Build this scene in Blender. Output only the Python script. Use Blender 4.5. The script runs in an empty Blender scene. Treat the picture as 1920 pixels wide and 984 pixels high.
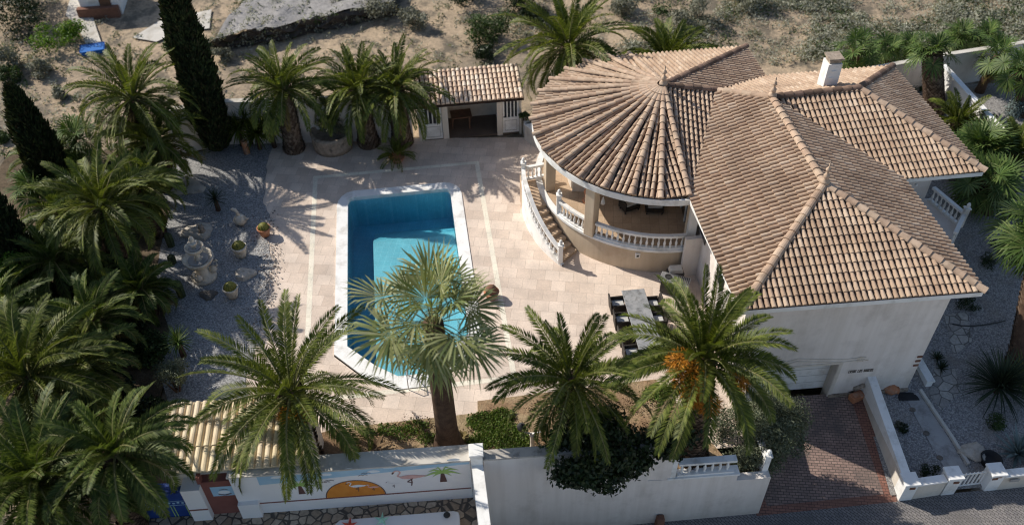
import bpy, bmesh, math, random
import numpy as np
from math import sin, cos, pi, radians as R, atan2, sqrt
from mathutils import Vector, Matrix
random.seed(7)
S = bpy.context.scene
C = S.collection
# ---------------------------------------------------------------- camera model (calibrated from the pool, the terrace lines and the house edges)
F_PX, PITCH, ROLL, CAM_H = 1620.0, R(43.6), R(1.0), 26.5
def ray(px, py):
    x0 = (px - 960) / F_PX; y0 = (py - 492) / F_PX
    x = x0 * cos(ROLL) - y0 * sin(ROLL); y = x0 * sin(ROLL) + y0 * cos(ROLL)
    return Vector((x, cos(PITCH) - y * sin(PITCH), -sin(PITCH) - y * cos(PITCH)))
def at(px, py, z=0.0):                     # point of the place at height z seen at a photo position
    r = ray(px, py); t = (z - CAM_H) / r.z
    return Vector((0, 0, CAM_H)) + r * t
def proj(p):
    v = Vector(p) - Vector((0, 0, CAM_H))
    dep = v.y * cos(PITCH) - v.z * sin(PITCH); x = v.x / dep; y = -(v.y * sin(PITCH) + v.z * cos(PITCH)) / dep
    return 960 + F_PX * (x * cos(ROLL) + y * sin(ROLL)), 492 + F_PX * (-x * sin(ROLL) + y * cos(ROLL))
def rise(base, py):                        # height above base at which a vertical reaches photo row py
    lo, hi = base.z - 5, base.z + 25
    for _ in range(50):
        m = (lo + hi) / 2
        if proj((base.x, base.y, m))[1] > py: lo = m
        else: hi = m
    return lo
# ---------------------------------------------------------------- materials
MATS = {}
def nt_new(name):
    m = bpy.data.materials.new(name); m.use_nodes = True
    nt = m.node_tree; b = nt.nodes['Principled BSDF']
    return m, nt, b
def N(nt, t, **kw):
    n = nt.nodes.new(t)
    for k, v in kw.items(): setattr(n, k, v)
    return n
def c4(c): return (c[0], c[1], c[2], 1)
def ramp(nt, fac, stops):
    r = N(nt, 'ShaderNodeValToRGB'); e = r.color_ramp.elements
    while len(e) < len(stops): e.new(0.5)
    for i, (p, c) in enumerate(stops): e[i].position = p; e[i].color = c4(c)
    nt.links.new(fac, r.inputs[0]); return r.outputs[0]
def noise(nt, scale, detail=4, rough=.55, vec=None, dist=0):
    n = N(nt, 'ShaderNodeTexNoise'); n.inputs['Scale'].default_value = scale
    n.inputs['Detail'].default_value = detail; n.inputs['Roughness'].default_value = rough; n.inputs['Distortion'].default_value = dist
    if vec is None:
        g = N(nt, 'ShaderNodeNewGeometry'); vec = g.outputs['Position']
    nt.links.new(vec, n.inputs['Vector']); return n.outputs['Fac']
def mixc(nt, fac, a, b, mode='MIX'):
    m = N(nt, 'ShaderNodeMix', data_type='RGBA', blend_type=mode)
    for s, v in ((m.inputs[0], fac), (m.inputs[6], a), (m.inputs[7], b)):
        if hasattr(v, 'links') or hasattr(v, 'is_linked'): nt.links.new(v, s)
        else: s.default_value = v if not isinstance(v, tuple) else c4(v)
    return m.outputs[2]
def bump(nt, b, h, strength, dist=.02):
    n = N(nt, 'ShaderNodeBump'); n.inputs['Strength'].default_value = strength; n.inputs['Distance'].default_value = dist
    nt.links.new(h, n.inputs['Height']); nt.links.new(n.outputs[0], b.inputs['Normal'])
def surf(name, ca, cb, scale=1.5, rough=.8, bs=40, bstr=.3, fine=None, metal=0, dirt=None, streak=0, base=None):
    """two-tone noisy surface with fine grain and bump"""
    m, nt, b = nt_new(name)
    col = ramp(nt, noise(nt, scale, 6), [(.3, ca), (.7, cb)])
    if fine:
        col = mixc(nt, fine[1], col, ramp(nt, noise(nt, fine[0], 3, .7), [(.3, (.1, .1, .1)), (.7, (1, 1, 1))]), 'MULTIPLY')
    if dirt:
        col = mixc(nt, ramp(nt, noise(nt, dirt[1], 8, .65), [(.5, (0, 0, 0)), (.68, (1, 1, 1))]), col, dirt[0])
    if base:  # wall foot darkened: splash dirt plus painted falloff of bounce light
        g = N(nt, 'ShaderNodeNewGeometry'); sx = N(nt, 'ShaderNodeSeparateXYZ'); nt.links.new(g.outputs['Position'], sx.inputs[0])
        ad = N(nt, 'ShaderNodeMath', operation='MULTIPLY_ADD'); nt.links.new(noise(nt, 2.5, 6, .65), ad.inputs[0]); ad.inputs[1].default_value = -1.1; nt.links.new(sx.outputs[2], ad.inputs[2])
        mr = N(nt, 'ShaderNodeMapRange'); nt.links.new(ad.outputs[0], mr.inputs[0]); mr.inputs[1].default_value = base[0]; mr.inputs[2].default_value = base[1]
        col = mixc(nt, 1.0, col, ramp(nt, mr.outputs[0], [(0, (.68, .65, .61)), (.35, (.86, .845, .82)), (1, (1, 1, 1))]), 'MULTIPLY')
    if streak:
        g = N(nt, 'ShaderNodeNewGeometry'); mp = N(nt, 'ShaderNodeMapping'); mp.inputs['Scale'].default_value = (2.6, 2.6, .16); nt.links.new(g.outputs['Position'], mp.inputs[0])
        k = 1 - streak; col = mixc(nt, 1.0, col, ramp(nt, noise(nt, 1.0, 7, .6, mp.outputs[0]), [(.3, (k, k * .985, k * .96)), (.62, (1, 1, 1))]), 'MULTIPLY')
    nt.links.new(col, b.inputs['Base Color'])
    b.inputs['Roughness'].default_value = rough; b.inputs['Metallic'].default_value = metal
    b.inputs['Specular IOR Level'].default_value = .3
    if bstr: bump(nt, b, noise(nt, bs, 4, .6), bstr, .01)
    MATS[name] = m; return m
def leaf(name, cols, trans=.3, rough=.5, tscale=(1.1, 1.1, .6)):
    m, nt, b = nt_new(name)
    g = N(nt, 'ShaderNodeNewGeometry')
    n = len(cols)
    col = ramp(nt, g.outputs['Random Per Island'], [((i + .5) / n, c) for i, c in enumerate(cols)])
    nf = ramp(nt, noise(nt, 1.3, 3), [(.3, (.6, .6, .6)), (.7, (1.15, 1.15, 1.15))])
    col = mixc(nt, 1.0, col, nf, 'MULTIPLY')
    nt.links.new(col, b.inputs['Base Color'])
    b.inputs['Roughness'].default_value = rough + .1; b.inputs['Specular IOR Level'].default_value = .28
    t = N(nt, 'ShaderNodeBsdfTranslucent')
    tc = mixc(nt, 1.0, col, c4(tscale), 'MULTIPLY'); nt.links.new(tc, t.inputs[0])
    mx = N(nt, 'ShaderNodeMixShader'); mx.inputs[0].default_value = trans
    nt.links.new(b.outputs[0], mx.inputs[1]); nt.links.new(t.outputs[0], mx.inputs[2])
    nt.links.new(mx.outputs[0], nt.nodes['Material Output'].inputs[0])
    MATS[name] = m; return m
def island(name, cols, rough=.85, dirt=None, bs=25, bstr=.3):
    m, nt, b = nt_new(name)
    g = N(nt, 'ShaderNodeNewGeometry'); n = len(cols)
    col = ramp(nt, g.outputs['Random Per Island'], [((i + .5) / n, c) for i, c in enumerate(cols)])
    if dirt:
        col = mixc(nt, ramp(nt, noise(nt, dirt[1], 7, .65), [(.45, (0, 0, 0)), (.72, (dirt[2],) * 3)]), col, dirt[0])
    nt.links.new(col, b.inputs['Base Color']); b.inputs['Roughness'].default_value = rough
    b.inputs['Specular IOR Level'].default_value = .25
    if bstr: bump(nt, b, noise(nt, bs, 4), bstr, .01)
    MATS[name] = m; return m
def paving(name, cols, mortar, bw, bh, msize, rot=0, off=.5, rough=.75, dirt=None, bstr=.4, squash=1):
    m, nt, b = nt_new(name)
    g = N(nt, 'ShaderNodeNewGeometry'); mp = N(nt, 'ShaderNodeMapping'); mp.inputs['Rotation'].default_value = (0, 0, rot)
    nt.links.new(g.outputs['Position'], mp.inputs[0])
    br = N(nt, 'ShaderNodeTexBrick'); br.offset = off; br.squash = squash
    nt.links.new(mp.outputs[0], br.inputs['Vector'])
    br.inputs['Scale'].default_value = 1; br.inputs['Brick Width'].default_value = bw; br.inputs['Row Height'].default_value = bh
    br.inputs['Mortar Size'].default_value = msize; br.inputs['Mortar Smooth'].default_value = .3
    br.inputs['Color1'].default_value = c4(cols[0]); br.inputs['Color2'].default_value = c4(cols[1]); br.inputs['Mortar'].default_value = c4(mortar)
    col = br.outputs['Color']
    col = mixc(nt, 1.0, col, ramp(nt, noise(nt, .9, 7, .6), [(.3, (.78, .78, .78)), (.7, (1.08, 1.06, 1.04))]), 'MULTIPLY')
    col = mixc(nt, 1.0, col, ramp(nt, noise(nt, 14, 4, .6), [(.3, (.86, .86, .86)), (.7, (1.05, 1.05, 1.05))]), 'MULTIPLY')
    if dirt: col = mixc(nt, ramp(nt, noise(nt, dirt[1], 6, .65), [(.52, (0, 0, 0)), (.7, (.8,) * 3)]), col, dirt[0])
    nt.links.new(col, b.inputs['Base Color']); b.inputs['Roughness'].default_value = rough; b.inputs['Specular IOR Level'].default_value = .3
    if bstr:
        bump(nt, b, br.outputs['Fac'], -bstr, .006)
    MATS[name] = m; return m
def gravel(name, cols, scale, rough=.9, patch=None, bstr=.8):
    m, nt, b = nt_new(name)
    g = N(nt, 'ShaderNodeNewGeometry'); v = N(nt, 'ShaderNodeTexVoronoi'); v.inputs['Scale'].default_value = scale
    nt.links.new(g.outputs['Position'], v.inputs['Vector'])
    sep = N(nt, 'ShaderNodeSeparateColor'); nt.links.new(v.outputs['Color'], sep.inputs[0])
    n = len(cols)
    col = ramp(nt, sep.outputs[0], [((i + .5) / n, c) for i, c in enumerate(cols)])
    col = mixc(nt, 1.0, col, ramp(nt, v.outputs['Distance'], [(.3, (1, 1, 1)), (.8, (.55, .55, .55))]), 'MULTIPLY')
    if patch: col = mixc(nt, ramp(nt, noise(nt, patch[1], 6, .6), [(patch[2], (0, 0, 0)), (patch[2] + .14, (patch[3],) * 3)]), col, patch[0])
    nt.links.new(col, b.inputs['Base Color']); b.inputs['Roughness'].default_value = rough; b.inputs['Specular IOR Level'].default_value = .2
    inv = N(nt, 'ShaderNodeMath', operation='SUBTRACT'); inv.inputs[0].default_value = 1; nt.links.new(v.outputs['Distance'], inv.inputs[1])
    bump(nt, b, inv.outputs[0], bstr, .03)
    MATS[name] = m; return m
# palette
surf('white_paint', (.80, .79, .76), (.86, .85, .83), 2, .6, 60, .15, dirt=((.6, .58, .54), 1.6))
surf('wall_cream', (.68, .62, .54), (.73, .67, .59), .8, .85, 70, .25, dirt=((.56, .50, .43), .7), streak=.15)
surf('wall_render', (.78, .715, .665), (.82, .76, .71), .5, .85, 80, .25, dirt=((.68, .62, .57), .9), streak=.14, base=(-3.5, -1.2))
surf('balcony_render', (.60, .48, .35), (.66, .54, .40), .7, .85, 80, .2, dirt=((.55, .42, .3), .8), streak=.18)
surf('coping_grey', (.42, .39, .35), (.52, .48, .43), 2, .85, 60, .3, dirt=((.2, .19, .17), 3))
surf('concrete', (.34, .33, .32), (.42, .41, .40), 1.2, .85, 60, .3, dirt=((.24, .23, .22), 2))
surf('concrete_pale', (.52, .49, .44), (.62, .58, .52), 1, .85, 40, .3, dirt=((.4, .36, .3), 1.2))
surf('dark_void', (.02, .02, .022), (.035, .034, .033), 3, .7, 40, 0)
surf('dark_glass', (.02, .025, .03), (.04, .045, .05), 2, .1, 40, 0)
surf('wood_brown', (.10, .055, .035), (.17, .09, .055), 5, .7, 60, .3)
surf('interior', (.10, .075, .06), (.16, .12, .09), 1, .8, 40, .1)
surf('terracotta', (.40, .16, .08), (.52, .23, .12), 4, .8, 50, .3, dirt=((.45, .32, .24), 3))
surf('stone_cream', (.62, .54, .43), (.74, .66, .55), 6, .8, 60, .4, dirt=((.42, .34, .25), 4))
surf('stone_rough', (.26, .21, .16), (.42, .34, .27), 5, .9, 18, .9, dirt=((.12, .10, .08), 4))
surf('stone_dark', (.10, .09, .08), (.2, .17, .14), 6, .9, 25, .8)
surf('metal_grey', (.4, .41, .42), (.5, .5, .51), 5, .4, 60, .05, metal=.7)
surf('metal_dark', (.03, .03, .032), (.06, .06, .06), 5, .45, 60, .05, metal=.3)
surf('wicker', (.018, .015, .013), (.05, .042, .036), 14, .6, 120, .6)
surf('cushion', (.50, .49, .47), (.6, .59, .57), 3, .9, 90, .2)
surf('table_top', (.22, .23, .24), (.36, .36, .36), 3.5, .45, 60, .1, dirt=((.14, .14, .14), 5))
surf('cactus', (.10, .11, .02), (.24, .22, .045), 7, .6, 40, .5)
surf('cactus_dark', (.03, .045, .02), (.06, .08, .035), 6, .7, 40, .6)
surf('blue_paint', (.015, .04, .19), (.03, .08, .30), 2.5, .7, 30, .2)
surf('blue_tarp', (.02, .12, .42), (.03, .17, .5), 2, .5, 30, .2)
surf('brown_paint', (.20, .075, .06), (.25, .10, .08), 2, .8, 50, .2)
surf('mural_sky', (.30, .50, .66), (.42, .60, .72), 1.6, .85, 60, .2)
surf('mural_white', (.78, .77, .75), (.83, .82, .81), .9, .85, 60, .2)
surf('mural_sun', (.62, .22, .035), (.70, .28, .05), 4, .85, 60, .2)
surf('mural_pink', (.66, .38, .34), (.72, .46, .42), 4, .85, 60, .1)
surf('mural_green', (.30, .48, .12), (.40, .56, .2), 5, .85, 60, .1)
surf('mural_line', (.10, .055, .05), (.15, .08, .07), 5, .85, 60, .1)
surf('cloud_paint', (.72, .77, .8), (.8, .83, .85), 3, .85, 60, .1)
surf('red_glass', (.5, .04, .025), (.62, .08, .04), 4, .35, 30, .1)
surf('mint_glass', (.30, .62, .45), (.5, .75, .6), 4, .35, 30, .1)
surf('rust', (.16, .075, .05), (.24, .12, .08), 5, .85, 50, .3)
surf('fruit_base', (.5, .2, .02), (.65, .3, .04), 6, .7, 40, .2)
island('roof_clay', [(.44, .315, .22), (.485, .355, .25), (.38, .26, .18), (.505, .375, .27), (.46, .33, .235), (.53, .40, .29), (.48, .35, .245), (.42, .295, .205), (.49, .365, .26), (.56, .435, .325)], .9, ((.22, .145, .10), .8, .65))
surf('bounce_road_pale', (.50, .46, .41), (.60, .55, .49), .5, .9, 30, .3, dirt=((.4, .36, .31), .8))
island('roof_channel_shade', [(.07, .043, .033), (.11, .068, .05), (.085, .052, .04)], .95, ((.03, .02, .016), 2, .7))  # same clay darkened, painting in the shade between the barrel tiles
island('roof_deck', [(.14, .085, .06), (.16, .10, .07)], .95, ((.05, .035, .028), 3, .8))
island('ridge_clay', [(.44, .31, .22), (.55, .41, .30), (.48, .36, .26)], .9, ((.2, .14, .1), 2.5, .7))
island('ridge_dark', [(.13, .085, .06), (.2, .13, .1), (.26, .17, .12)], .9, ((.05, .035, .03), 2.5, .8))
island('clay_pale', [(.66, .50, .38), (.74, .60, .47), (.70, .52, .38), (.78, .66, .54)], .9, ((.36, .22, .15), 1.6, .7))
island('shed_clay', [(.72, .60, .40), (.79, .67, .46), (.75, .63, .46)], .9, ((.45, .3, .18), 1.5, .5))
island('pebbles', [(.30, .26, .22), (.5, .46, .42), (.62, .58, .52), (.12, .1, .09)], .9)
island('rocks', [(.42, .36, .29), (.58, .52, .44), (.34, .29, .24)], .95, ((.2, .17, .13), 5, .6))
island('trunk_bark', [(.07, .045, .03), (.12, .08, .052), (.17, .115, .08), (.05, .032, .022)], .95, None, 30, .6)
island('trunk_bark_grey', [(.12, .085, .062), (.19, .14, .105), (.26, .20, .15), (.09, .062, .045)], .95, None, 30, .6)
surf('trunk_smooth', (.065, .038, .024), (.14, .085, .055), 4, .95, 35, .9, fine=(30, .5))
paving('patio_tiles', [(.66, .54, .445), (.79, .665, .56)], (.50, .405, .33), .62, .62, .008, R(7), .5, .7, None, .2)
paving('patio_strip', [(.86, .80, .66), (.89, .83, .70)], (.7, .64, .52), .5, .5, .01, R(7), .5, .7, None, .2)
paving('drive_pavers', [(.25, .175, .15), (.36, .25, .21)], (.07, .06, .055), .22, .11, .012, R(4.6), .5, .85, ((.12, .10, .09), .8), .7)
paving('street_pavers', [(.20, .19, .19), (.28, .26, .25)], (.08, .075, .07), .2, .1, .012, R(46), .5, .85, ((.14, .13, .12), .7), .7)
paving('red_pavers', [(.26, .125, .095), (.31, .155, .115)], (.10, .06, .05), .22, .11, .012, R(4.6), .5, .85, ((.2, .1, .07), 1), .6)
paving('balcony_tiles', [(.52, .38, .26), (.58, .44, .31)], (.38, .28, .2), .4, .4, .008, R(5), 0, .5, None, .2)
gravel('gravel_white', [(.30, .295, .29), (.38, .375, .37), (.48, .475, .465), (.23, .23, .235)], 19, .9, ((.16, .155, .16), .9, .62, .6), .5)
gravel('gravel_grey', [(.30, .29, .29), (.36, .35, .34), (.43, .41, .39), (.24, .23, .23)], 17, .9, ((.22, .19, .16), .55, .52, .6), .5)
def crazy(name, ca, cb, gap, scale, w=.06):
    m, nt, b = nt_new(name)
    g = N(nt, 'ShaderNodeNewGeometry')
    v = N(nt, 'ShaderNodeTexVoronoi', feature='DISTANCE_TO_EDGE'); v.inputs['Scale'].default_value = scale
    v2 = N(nt, 'ShaderNodeTexVoronoi'); v2.inputs['Scale'].default_value = scale
    nt.links.new(g.outputs['Position'], v.inputs['Vector']); nt.links.new(g.outputs['Position'], v2.inputs['Vector'])
    sep = N(nt, 'ShaderNodeSeparateColor'); nt.links.new(v2.outputs['Color'], sep.inputs[0])
    col = ramp(nt, sep.outputs[0], [(.1, ca), (.9, cb)])
    col = mixc(nt, 1.0, col, ramp(nt, noise(nt, 9, 5), [(.3, (.7, .7, .7)), (.7, (1.1, 1.1, 1.1))]), 'MULTIPLY')
    e = ramp(nt, v.outputs['Distance'], [(w * .5, (0, 0, 0)), (w, (1, 1, 1))])
    col = mixc(nt, e, gap, col); nt.links.new(col, b.inputs['Base Color']); b.inputs['Roughness'].default_value = .85
    bump(nt, b, e, .7, .02); MATS[name] = m
crazy('crazy_paving', (.34, .25, .17), (.54, .44, .33), (.09, .075, .06), 3.2, .09)
crazy('crazy_grey', (.30, .28, .26), (.46, .43, .39), (.13, .12, .11), 2.6)
def earth(name, cols, s1, s2, spots, spot_th):
    m, nt, b = nt_new(name)
    col = ramp(nt, noise(nt, s1, 9, .62, dist=.6), [(.28 + .44 * i / (len(cols) - 1), c) for i, c in enumerate(cols)])
    col = mixc(nt, 1.0, col, ramp(nt, noise(nt, s2, 5, .7), [(.3, (.62, .62, .62)), (.7, (1.15, 1.13, 1.1))]), 'MULTIPLY')
    col = mixc(nt, ramp(nt, noise(nt, s1 * 5, 6, .7), [(spot_th, (0, 0, 0)), (spot_th + .1, (.85,) * 3)]), col, spots)
    nt.links.new(col, b.inputs['Base Color']); b.inputs['Roughness'].default_value = .95; b.inputs['Specular IOR Level'].default_value = .1
    bump(nt, b, noise(nt, s2 * .6, 6, .7), .8, .08); MATS[name] = m
earth('dry_earth', [(.24, .205, .16), (.37, .295, .215), (.50, .39, .275), (.30, .26, .20)], .13, 5, (.13, .115, .09), .50)
earth('bed_soil', [(.22, .14, .085), (.34, .23, .14), (.42, .32, .20), (.26, .20, .11)], .5, 16, (.10, .085, .04), .58)
earth('shaded_rubble', [(.05, .045, .04), (.09, .08, .072), (.14, .125, .11)], .6, 4, (.03, .028, .025), .55)  # rubble darkened to paint the shade on the embankment face
earth('grey_rubble', [(.20, .195, .195), (.32, .31, .305), (.42, .40, .385)], .2, 4, (.08, .075, .07), .62)
# water
def water_mat():
    m = bpy.data.materials.new('pool_water'); m.use_nodes = True; nt = m.node_tree; nt.nodes.clear()
    o = N(nt, 'ShaderNodeOutputMaterial'); tr = N(nt, 'ShaderNodeBsdfTransparent'); tr.inputs[0].default_value = (1, 1, 1, 1); va = N(nt, 'ShaderNodeVolumeAbsorption'); va.inputs['Color'].default_value = (.10, .68, .83, 1); va.inputs['Density'].default_value = .36; nt.links.new(va.outputs[0], o.inputs['Volume'])
    gl = N(nt, 'ShaderNodeBsdfGlossy'); gl.inputs['Roughness'].default_value = .03
    lw_ = N(nt, 'ShaderNodeLayerWeight'); lw_.inputs[0].default_value = .5; fp = N(nt, 'ShaderNodeMath', operation='POWER'); fp.inputs[1].default_value = 4.5; nt.links.new(lw_.outputs['Facing'], fp.inputs[0]); fr = N(nt, 'ShaderNodeMath', operation='MULTIPLY_ADD'); fr.inputs[1].default_value = .9; fr.inputs[2].default_value = .02; nt.links.new(fp.outputs[0], fr.inputs[0])
    bp = N(nt, 'ShaderNodeBump'); bp.inputs['Strength'].default_value = .3; bp.inputs['Distance'].default_value = .05
    nt.links.new(noise(nt, 3.5, 5, .6, dist=.8), bp.inputs['Height'])
    nt.links.new(bp.outputs[0], gl.inputs['Normal']); nt.links.new(bp.outputs[0], lw_.inputs['Normal'])
    mx = N(nt, 'ShaderNodeMixShader'); nt.links.new(fr.outputs[0], mx.inputs[0]); nt.links.new(tr.outputs[0], mx.inputs[1]); nt.links.new(gl.outputs[0], mx.inputs[2])
    nt.links.new(mx.outputs[0], o.inputs[0]); MATS['pool_water'] = m
water_mat()
paving('pool_deep', [(.26, .62, .72), (.29, .65, .75)], (.36, .70, .78), .3, .3, .012, R(7), 0, .4, None, 0)
paving('pool_wall', [(.26, .62, .72), (.29, .65, .75)], (.36, .70, .78), .3, .3, .012, R(7), 0, .4, None, 0)
paving('pool_shallow', [(.26, .60, .66), (.29, .63, .69)], (.36, .68, .73), .3, .3, .012, R(7), 0, .4, None, 0)
# foliage
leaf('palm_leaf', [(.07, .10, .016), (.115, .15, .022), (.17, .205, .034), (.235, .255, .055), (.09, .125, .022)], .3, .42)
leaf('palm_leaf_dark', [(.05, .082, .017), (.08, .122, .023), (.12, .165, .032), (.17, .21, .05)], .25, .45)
leaf('palm_leaf_dry', [(.20, .15, .05), (.26, .20, .08), (.16, .12, .05)], .25, .7)
leaf('fan_leaf', [(.15, .195, .07), (.24, .28, .11), (.36, .385, .18), (.46, .46, .25), (.22, .24, .08)], .28, .4)
leaf('fan_leaf_green', [(.05, .095, .02), (.08, .14, .03), (.11, .175, .04), (.15, .2, .06)], .3, .45)
leaf('stem_green', [(.14, .16, .05), (.2, .2, .07), (.24, .22, .09)], .05, .5)
leaf('cypress_leaf', [(.016, .028, .010), (.028, .045, .016), (.05, .07, .024), (.075, .095, .032), (.06, .05, .025)], .1, .7)
leaf('dark_leaf', [(.014, .027, .010), (.024, .042, .014), (.04, .062, .02)], .2, .35)
leaf('olive_leaf', [(.085, .105, .06), (.14, .16, .095), (.21, .225, .15)], .2, .55)
leaf('bright_leaf', [(.07, .15, .015), (.12, .22, .025), (.17, .27, .04)], .35, .5)
leaf('bush_leaf', [(.035, .065, .018), (.06, .10, .028), (.085, .13, .04)], .25, .55)
leaf('grey_leaf', [(.17, .175, .13), (.24, .24, .18), (.31, .305, .235)], .15, .7)
leaf('scrub_leaf', [(.32, .33, .26), (.40, .40, .32), (.48, .47, .39), (.25, .26, .19)], .25, .8)
leaf('blue_leaf', [(.14, .19, .19), (.19, .25, .25), (.24, .30, .29)], .15, .5)
leaf('agave_leaf', [(.022, .036, .02), (.036, .055, .028), (.05, .07, .036)], .1, .45)
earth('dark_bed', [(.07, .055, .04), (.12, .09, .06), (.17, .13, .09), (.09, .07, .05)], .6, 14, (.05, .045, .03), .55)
leaf('grass_leaf', [(.09, .16, .03), (.13, .21, .04), (.17, .24, .06), (.22, .24, .09)], .3, .6)
leaf('dry_leaf', [(.16, .10, .055), (.22, .15, .085), (.11, .07, .04)], .15, .8)
leaf('date_fruit', [(.62, .25, .02), (.75, .34, .035), (.55, .19, .015)], .1, .5, (1, .8, .5))
# ---------------------------------------------------------------- object helpers
def tag(o, label=None, cat=None, group=None, kind=None):
    if label: o['label'] = label
    if cat: o['category'] = cat
    if group: o['group'] = group
    if kind: o['kind'] = kind
    return o
def empty(name, loc, label=None, cat=None, group=None):
    o = bpy.data.objects.new(name, None); C.objects.link(o); o.location = loc; o.empty_display_size = .2
    return tag(o, label, cat, group)
def wloc(o):
    v = Vector((0, 0, 0))
    while o is not None: v += o.location; o = o.parent
    return v
def link(name, me, mat, parent, smooth=False):
    o = bpy.data.objects.new(name, me); C.objects.link(o)
    if mat: me.materials.append(MATS[mat] if isinstance(mat, str) else mat)
    if parent is not None: o.parent = parent
    if smooth: me.polygons.foreach_set('use_smooth', [True] * len(me.polygons))
    return o
def np_obj(name, V, Q, mat, parent=None, smooth=False):
    """object from an (n,3) array of world points and an (m,4) array of quads"""
    V = np.asarray(V, dtype=np.float32)
    if parent is not None: V = V - np.array(wloc(parent), dtype=np.float32)
    Q = np.asarray(Q, dtype=np.int32)
    me = bpy.data.meshes.new(name)
    me.vertices.add(len(V)); me.vertices.foreach_set('co', V.ravel())
    k = Q.shape[1]
    me.loops.add(Q.size); me.loops.foreach_set('vertex_index', Q.ravel())
    me.polygons.add(len(Q)); me.polygons.foreach_set('loop_start', np.arange(0, Q.size, k, dtype=np.int32))
    me.update(calc_edges=True)
    return link(name, me, mat, parent, smooth)
class MB:
    def __init__(s): s.v = []; s.f = []
    def add(s, vs, fs):
        o = len(s.v); s.v += [tuple(v) for v in vs]; s.f += [tuple(i + o for i in f) for f in fs]; return s
    def box(s, c, d, rz=0, taper=1.0):
        x, y, z = d[0] / 2, d[1] / 2, d[2]
        ca, sa = cos(rz), sin(rz); vs = []
        for zz, k in ((0, 1), (z, taper)):
            for a, b in ((-x, -y), (x, -y), (x, y), (-x, y)):
                a, b = a * k, b * k
                vs.append((c[0] + a * ca - b * sa, c[1] + a * sa + b * ca, c[2] + zz))
        return s.add(vs, [(3, 2, 1, 0), (4, 5, 6, 7), (0, 1, 5, 4), (1, 2, 6, 5), (2, 3, 7, 6), (3, 0, 4, 7)])
    def prism(s, poly, z0, z1):
        """poly: list of (x,y) or (x,y,ztop)"""
        n = len(poly); area = sum(poly[i][0] * poly[(i + 1) % n][1] - poly[(i + 1) % n][0] * poly[i][1] for i in range(n))
        if area < 0: poly = poly[::-1]
        vs = [(p[0], p[1], z0) for p in poly] + [(p[0], p[1], p[2] if len(p) > 2 else z1) for p in poly]
        return s.add(vs, [tuple(range(n - 1, -1, -1)), tuple(range(n, 2 * n))] + [(i, (i + 1) % n, n + (i + 1) % n, n + i) for i in range(n)])
    def wall(s, a, b, t, z0, z1, z1b=None):
        """wall from a to b (2D), thickness t to the left of a->b"""
        a = Vector(a[:2]); b = Vector(b[:2]); u = (b - a).normalized(); n = Vector((-u.y, u.x)) * t
        z1b = z1 if z1b is None else z1b
        return s.prism([(a.x, a.y, z1), (b.x, b.y, z1b), (b.x + n.x, b.y + n.y, z1b), (a.x + n.x, a.y + n.y, z1)], z0, z1)
    def sheet(s, pts):
        return s.add(pts, [tuple(range(len(pts)))])
    def lathe(s, prof, c, n=14, sx=1, sy=1, a0=0, a1=2 * pi):
        full = abs(a1 - a0 - 2 * pi) < 1e-6; m = n if full else n + 1
        vs = [(c[0] + r * cos(a0 + (a1 - a0) * i / n) * sx, c[1] + r * sin(a0 + (a1 - a0) * i / n) * sy, c[2] + z) for r, z in prof for i in range(m)]
        fs = []
        for k in range(len(prof) - 1):
            for i in range(n):
                j = (i + 1) % m if full else i + 1
                fs.append((k * m + i, k * m + j, (k + 1) * m + j, (k + 1) * m + i))
        if full:
            if prof[0][0] > 1e-4: fs.append(tuple(range(m - 1, -1, -1)))
            if prof[-1][0] > 1e-4: fs.append(tuple((len(prof) - 1) * m + i for i in range(m)))
        return s.add(vs, fs)
    def tube(s, pts, r, n=6):
        pts = [Vector(p) for p in pts]; vs = []; fs = []
        rs = r if isinstance(r, (list, tuple)) else [r] * len(pts)
        for k, p in enumerate(pts):
            t = (pts[min(k + 1, len(pts) - 1)] - pts[max(k - 1, 0)]).normalized()
            a = t.cross(Vector((0, 0, 1)) if abs(t.z) < .9 else Vector((1, 0, 0))).normalized(); b = t.cross(a)
            vs += [p + (a * cos(2 * pi * i / n) + b * sin(2 * pi * i / n)) * rs[k] for i in range(n)]
        for k in range(len(pts) - 1):
            for i in range(n): fs.append((k * n + i, k * n + (i + 1) % n, (k + 1) * n + (i + 1) % n, (k + 1) * n + i))
        fs += [tuple(range(n - 1, -1, -1)), tuple((len(pts) - 1) * n + i for i in range(n))]
        return s.add(vs, fs)
    def arc_wall(s, c, r0, r1, a0, a1, z0, z1, n=40, zf=None):
        """ring sector between radii r0<r1; zf(t) gives the top"""
        vs = []; fs = []
        for i in range(n + 1):
            t = i / n; a = a0 + (a1 - a0) * t; zt = zf(t) if zf else z1
            for r, z in ((r0, z0), (r1, z0), (r1, zt), (r0, zt)): vs.append((c[0] + r * cos(a), c[1] + r * sin(a), z))
        for i in range(n):
            for k in range(4): fs.append((i * 4 + k, i * 4 + (k + 1) % 4, i * 4 + 4 + (k + 1) % 4, i * 4 + 4 + k))
        fs += [(0, 1, 2, 3), (n * 4 + 3, n * 4 + 2, n * 4 + 1, n * 4)]
        return s.add(vs, fs)
    def build(s, name, mat, parent=None, smooth=False, bevel=0):
        w = wloc(parent) if parent is not None else Vector((0, 0, 0))
        me = bpy.data.meshes.new(name); me.from_pydata([(v[0] - w.x, v[1] - w.y, v[2] - w.z) for v in s.v], [], s.f); me.update()
        bm = bmesh.new(); bm.from_mesh(me); bmesh.ops.recalc_face_normals(bm, faces=bm.faces)
        if bevel:
            bmesh.ops.bevel(bm, geom=[e for e in bm.edges if len(e.link_faces) == 2 and e.calc_face_angle(0) > .6], offset=bevel, segments=1, affect='EDGES')
        bm.to_mesh(me); bm.free()
        return link(name, me, mat, parent, smooth)
def structure(name, mb, mat): return tag(mb.build(name, mat), kind='structure')
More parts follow.
